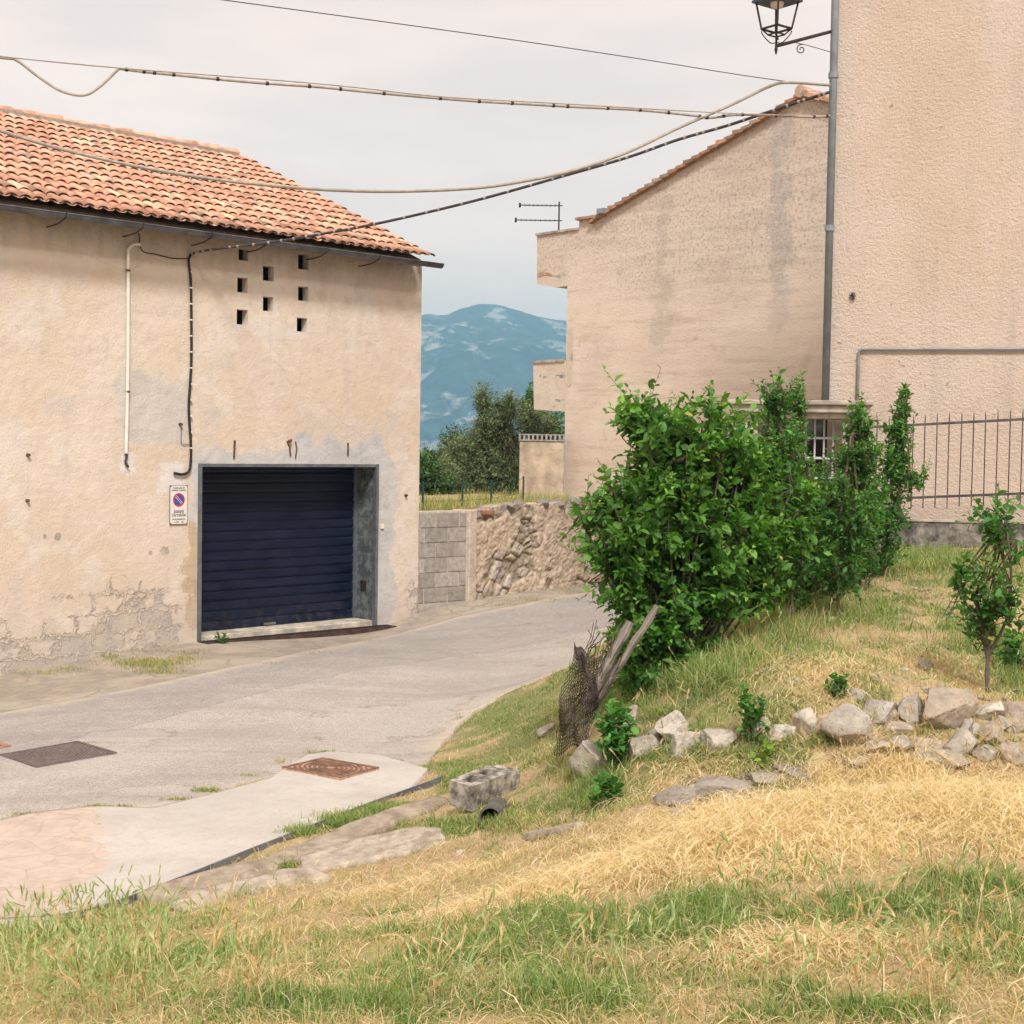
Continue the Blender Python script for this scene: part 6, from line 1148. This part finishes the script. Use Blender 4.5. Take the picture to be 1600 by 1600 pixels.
# weeds along pavement joints, in the verge, on the wall top
def tufts(name, spots, label, cols, hmul=1.):
    Ps, Hs, Cs_ = [], [], []
    for u, v, ru, rv, n, h, gfrac in spots:
        for i in range(n):
            uu, vv = u+random.gauss(0, ru*.5), v+random.gauss(0, rv*.5); p = G(uu, vv); Ps.append(p+np.array([0, 0, .01])); Hs.append(random.uniform(.4, 1)*h); Cs_.append(np.array(random.choice(GC if random.random() < gfrac else YC))*random.uniform(.85, 1.2))
    n = len(Ps); V, T, C = blades(np.array(Ps), np.array(Hs), rng.uniform(.004, .008, n), rng.gamma(3, .28, n), rng.random(n)*6.283, np.array(Cs_)); o = fast(name, V, T, MGR, None, col=C); tag(o, label, 'grass', kind='stuff')
tufts('bank_undergrowth', [(1010,1075,60,14,900,.20,.85),(1090,1065,70,20,1300,.24,.8),(1160,1020,60,30,1200,.20,.6),(1230,985,60,35,1000,.20,.55),(1320,960,70,35,1000,.17,.6),(1420,890,110,18,1300,.16,.7),(1560,880,80,18,600,.14,.6),(1500,1000,70,30,500,.12,.7),(1590,1060,50,25,600,.13,.9),(880,1115,50,20,500,.09,.6),(800,1130,70,16,700,.06,.8),(860,1190,50,16,500,.10,.5)], 'wild taller grass under the bushes and along the bank', GC)
tufts('verge_weeds', [(990,1185,40,10,500,.10,.8),(1095,1180,60,8,700,.09,.6),(1160,1185,50,10,500,.10,.7),(1035,1120,40,10,400,.12,.8),(1215,1168,40,7,350,.09,.6),(1285,1165,25,12,400,.10,.7),(1350,1130,30,8,150,.07,.5),(1440,1150,50,10,250,.07,.5),(1530,1160,40,12,300,.08,.6),(900,1215,40,12,500,.10,.6),(1120,1205,80,8,500,.07,.2),(235,1036,60,6,900,.07,.3),(80,1052,50,5,300,.05,.3),(300,1022,30,3,200,.05,.3),(235,1040,55,8,1500,.07,.45),(250,1052,40,4,400,.06,.5),(170,1027,20,4,200,.07,.5),(285,1030,25,5,300,.06,.3),(110,1045,30,4,200,.05,.3),(20,1050,25,5,150,.05,.3),(200,1018,90,2,200,.05,.5),(490,1022,28,2,90,.04,.6),(420,1038,22,2,60,.04,.5),
    (150,1265,20,3,260,.05,.8),(50,1276,35,3,260,.05,.6),(96,1280,10,2,60,.05,.6),(190,1263,25,2,120,.04,.4),(325,1238,26,3,350,.05,.5),(275,1252,25,2,150,.05,.5),(385,1214,15,2,60,.04,.5),(505,1179,25,2,260,.05,.8),(545,1184,10,2,60,.04,.7),(615,1191,15,2,80,.04,.5),(440,1192,12,5,60,.05,.1),
    (153,1295,8,2,40,.05,.4),(157,1331,8,2,40,.04,.5),(845,938,60,5,500,.05,.15),(780,946,40,3,200,.05,.2),(890,925,30,4,200,.05,.2),(640,950,30,4,120,.04,.3),
    (600,1272,45,7,1300,.10,.9),(530,1287,40,7,1100,.10,.9),(470,1305,30,6,700,.10,.9),(560,1279,70,5,600,.08,.8),(440,1355,25,8,500,.08,.7),(430,1380,20,6,200,.08,.6),(225,1428,25,5,250,.09,.7),(165,1432,20,5,160,.10,.6),(720,1222,30,14,900,.10,.75),(700,1200,35,8,700,.06,.8),(770,1290,40,14,700,.10,.7),(620,1292,60,7,500,.06,.6),(690,1290,40,8,500,.08,.6),(340,1405,40,5,120,.05,.5),(760,1262,50,8,300,.09,.5),(820,1290,50,16,700,.10,.4)],
    'small tufts of weeds in the pavement joints and along the slabs', GC)
Ps, Hs, Cs_ = [], [], []
for i in range(9000):
    u = random.uniform(655, 890); d_ = random.uniform(23.3, 34) if u > 720 else random.uniform(23, 30); p = at(u, 780, d_); p[2] = hz1(p[0], p[1]); 
    if wall_sd(np.array([p[0]]), np.array([p[1]]))[0] < .3: continue
    Ps.append(p); Hs.append(random.uniform(.15, .5)*(1.15 if d_ < 25.5 else .8)); Cs_.append(np.array(random.choice(YC+[(.5, .42, .2)] if random.random() < .6 else GC))*random.uniform(.7, 1.15))
n = len(Ps); V, T, C = blades(np.array(Ps), np.array(Hs), rng.uniform(.008, .022, n), rng.gamma(3, .22, n), rng.random(n)*6.283, np.array(Cs_)); o = fast('dry_weeds', V, T, MGR, None, col=C); tag(o, 'dry yellow weeds standing above the stone wall', 'weeds', kind='stuff')

# ------------------------------------------------------------------ mountain
MD = 2600.
def mat_mtn():
    m = MT('haze_tinted_wooded_slope'); n1 = m.noise(.013, 9, .68, co=m.mapg(scale=(1, .6, .7)), dist=.3); n2 = m.noise(.035, 6, .7); z = m.sep(m.co())[2]
    wood = m.mix(m.mr(n2, .35, .65), (.008, .045, .075), (.028, .080, .105)); rock = m.mix(m.mr(n2, .3, .7), (.26, .27, .26), (.46, .46, .43))  # woods colour carries extra blue, distance haze put into the surface
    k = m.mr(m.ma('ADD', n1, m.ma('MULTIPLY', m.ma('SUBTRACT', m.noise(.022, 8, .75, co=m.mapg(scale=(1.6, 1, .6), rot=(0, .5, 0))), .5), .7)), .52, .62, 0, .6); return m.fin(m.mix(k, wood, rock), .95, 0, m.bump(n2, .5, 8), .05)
sky_px = [(300,640),(480,560),(600,520),(657,500),(672,497),(688,498),(702,497),(725,487),(755,482),(785,483),(810,490),(835,499),(860,504),(882,507),(960,520),(1100,560),(1400,640)]
rx = np.array([at(u, v, MD)[0] for u, v in sky_px]); rz = np.array([at(u, v, MD)[2] for u, v in sky_px])
mx = np.linspace(-1500, 1500, 420); my = np.linspace(1000, 2900, 220); X, Y = np.meshgrid(mx, my, indexing='ij'); rg_ = np.interp(X, rx, rz)
f = smooth((Y-1050)/(MD-1050))**1.15; prof = np.where(Y < MD, f, 1-smooth((Y-MD)/1000.)*.8); Pn = stackP(X, Y)/1000.
ridge = 1-np.abs(fbm(Pn, 3.2, 5, 71)*2-1); Z = -60+(rg_+60)*prof+(ridge-.75)*150*prof*(1-prof)*2.2+(fbm(Pn, 14, 4, 77)-.5)*40*(.25+prof*(1-prof)*3)*smooth((Y-1050)/300)
V = np.stack([X, Y, Z], -1).reshape(-1, 3); nx_, ny_ = X.shape; idx = np.arange(nx_*ny_).reshape(nx_, ny_); T = np.stack([idx[:-1, :-1], idx[1:, :-1], idx[1:, 1:], idx[:-1, 1:]], -1).reshape(-1, 4)
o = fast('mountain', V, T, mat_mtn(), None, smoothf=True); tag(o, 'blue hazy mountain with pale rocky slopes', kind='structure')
# haze
hm = bpy.data.materials.new('air_haze'); hm.use_nodes = True; nt = hm.node_tree; nt.nodes.clear(); ou = nt.nodes.new('ShaderNodeOutputMaterial'); pv_ = nt.nodes.new('ShaderNodeVolumePrincipled'); pv_.inputs['Density'].default_value = 4.0e-4; pv_.inputs['Color'].default_value = (.42, .77, 1.0, 1); pv_.inputs['Anisotropy'].default_value = 0.1; nt.links.new(pv_.outputs[0], ou.inputs['Volume'])
b = MB(); b.box(-3300, 3300, -700, 3000, -75, 262); hzo = b.build('haze', hm); tag(hzo, 'pale blue summer haze', kind='stuff')

# ------------------------------------------------------------------ sky and sun
w = bpy.data.worlds.new('World'); SC.world = w; w.use_nodes = True; nt = w.node_tree; bg = nt.nodes['Background']
SE, SAz = R(49), R(170)                                           # sun elevation; azimuth clockwise from +Y
sk = nt.nodes.new('ShaderNodeTexSky'); sk.sky_type = 'NISHITA'; sk.sun_disc = False; sk.sun_elevation = SE; sk.sun_rotation = SAz; sk.air_density = 1; sk.dust_density = 3
tc = nt.nodes.new('ShaderNodeTexCoord'); mp = nt.nodes.new('ShaderNodeMapping'); mp.inputs['Scale'].default_value = (1, 1, 4.5); nt.links.new(tc.outputs['Generated'], mp.inputs[0])
nz = nt.nodes.new('ShaderNodeTexNoise'); nz.inputs['Scale'].default_value = 2.6; nz.inputs['Detail'].default_value = 6; nz.inputs['Roughness'].default_value = .58; nt.links.new(mp.outputs[0], nz.inputs[0])
cr = nt.nodes.new('ShaderNodeValToRGB'); cr.color_ramp.elements[0].position = .36; cr.color_ramp.elements[0].color = (6.95, 5.75, 5.15, 1); cr.color_ramp.elements[1].position = .64; cr.color_ramp.elements[1].color = (8.95, 7.15, 6.15, 1); nt.links.new(nz.outputs['Fac'], cr.inputs[0])
mixn = nt.nodes.new('ShaderNodeMix'); mixn.data_type = 'RGBA'; mixn.inputs['Factor'].default_value = .94; nt.links.new(sk.outputs[0], mixn.inputs['A']); nt.links.new(cr.outputs[0], mixn.inputs['B']); nt.links.new(mixn.outputs['Result'], bg.inputs[0]); bg.inputs[1].default_value = .10
sd = bpy.data.lights.new('sun', 'SUN'); sd.energy = 3.0; sd.angle = R(12); sd.color = (1, .965, .92); so = bpy.data.objects.new('sun', sd); COL.objects.link(so)
dirv = Vector((math.sin(SAz)*math.cos(SE), math.cos(SAz)*math.cos(SE), math.sin(SE))); so.rotation_euler = dirv.to_track_quat('Z', 'Y').to_euler(); so.location = (5, -5, 30)
vs = SC.view_settings; vs.view_transform = 'Standard'; vs.look = 'None'; vs.exposure = 0.66; vs.gamma = 1; vs.use_curve_mapping = False
SC.render.engine = 'CYCLES'; cy = SC.cycles; cy.use_adaptive_sampling = True; cy.adaptive_threshold = .025; cy.max_bounces = 7; cy.diffuse_bounces = 3; cy.glossy_bounces = 2; cy.transmission_bounces = 4; cy.volume_bounces = 0; cy.use_denoising = True; cy.sample_clamp_indirect = 6
cy.volume_step_rate = 10; cy.volume_max_steps = 8
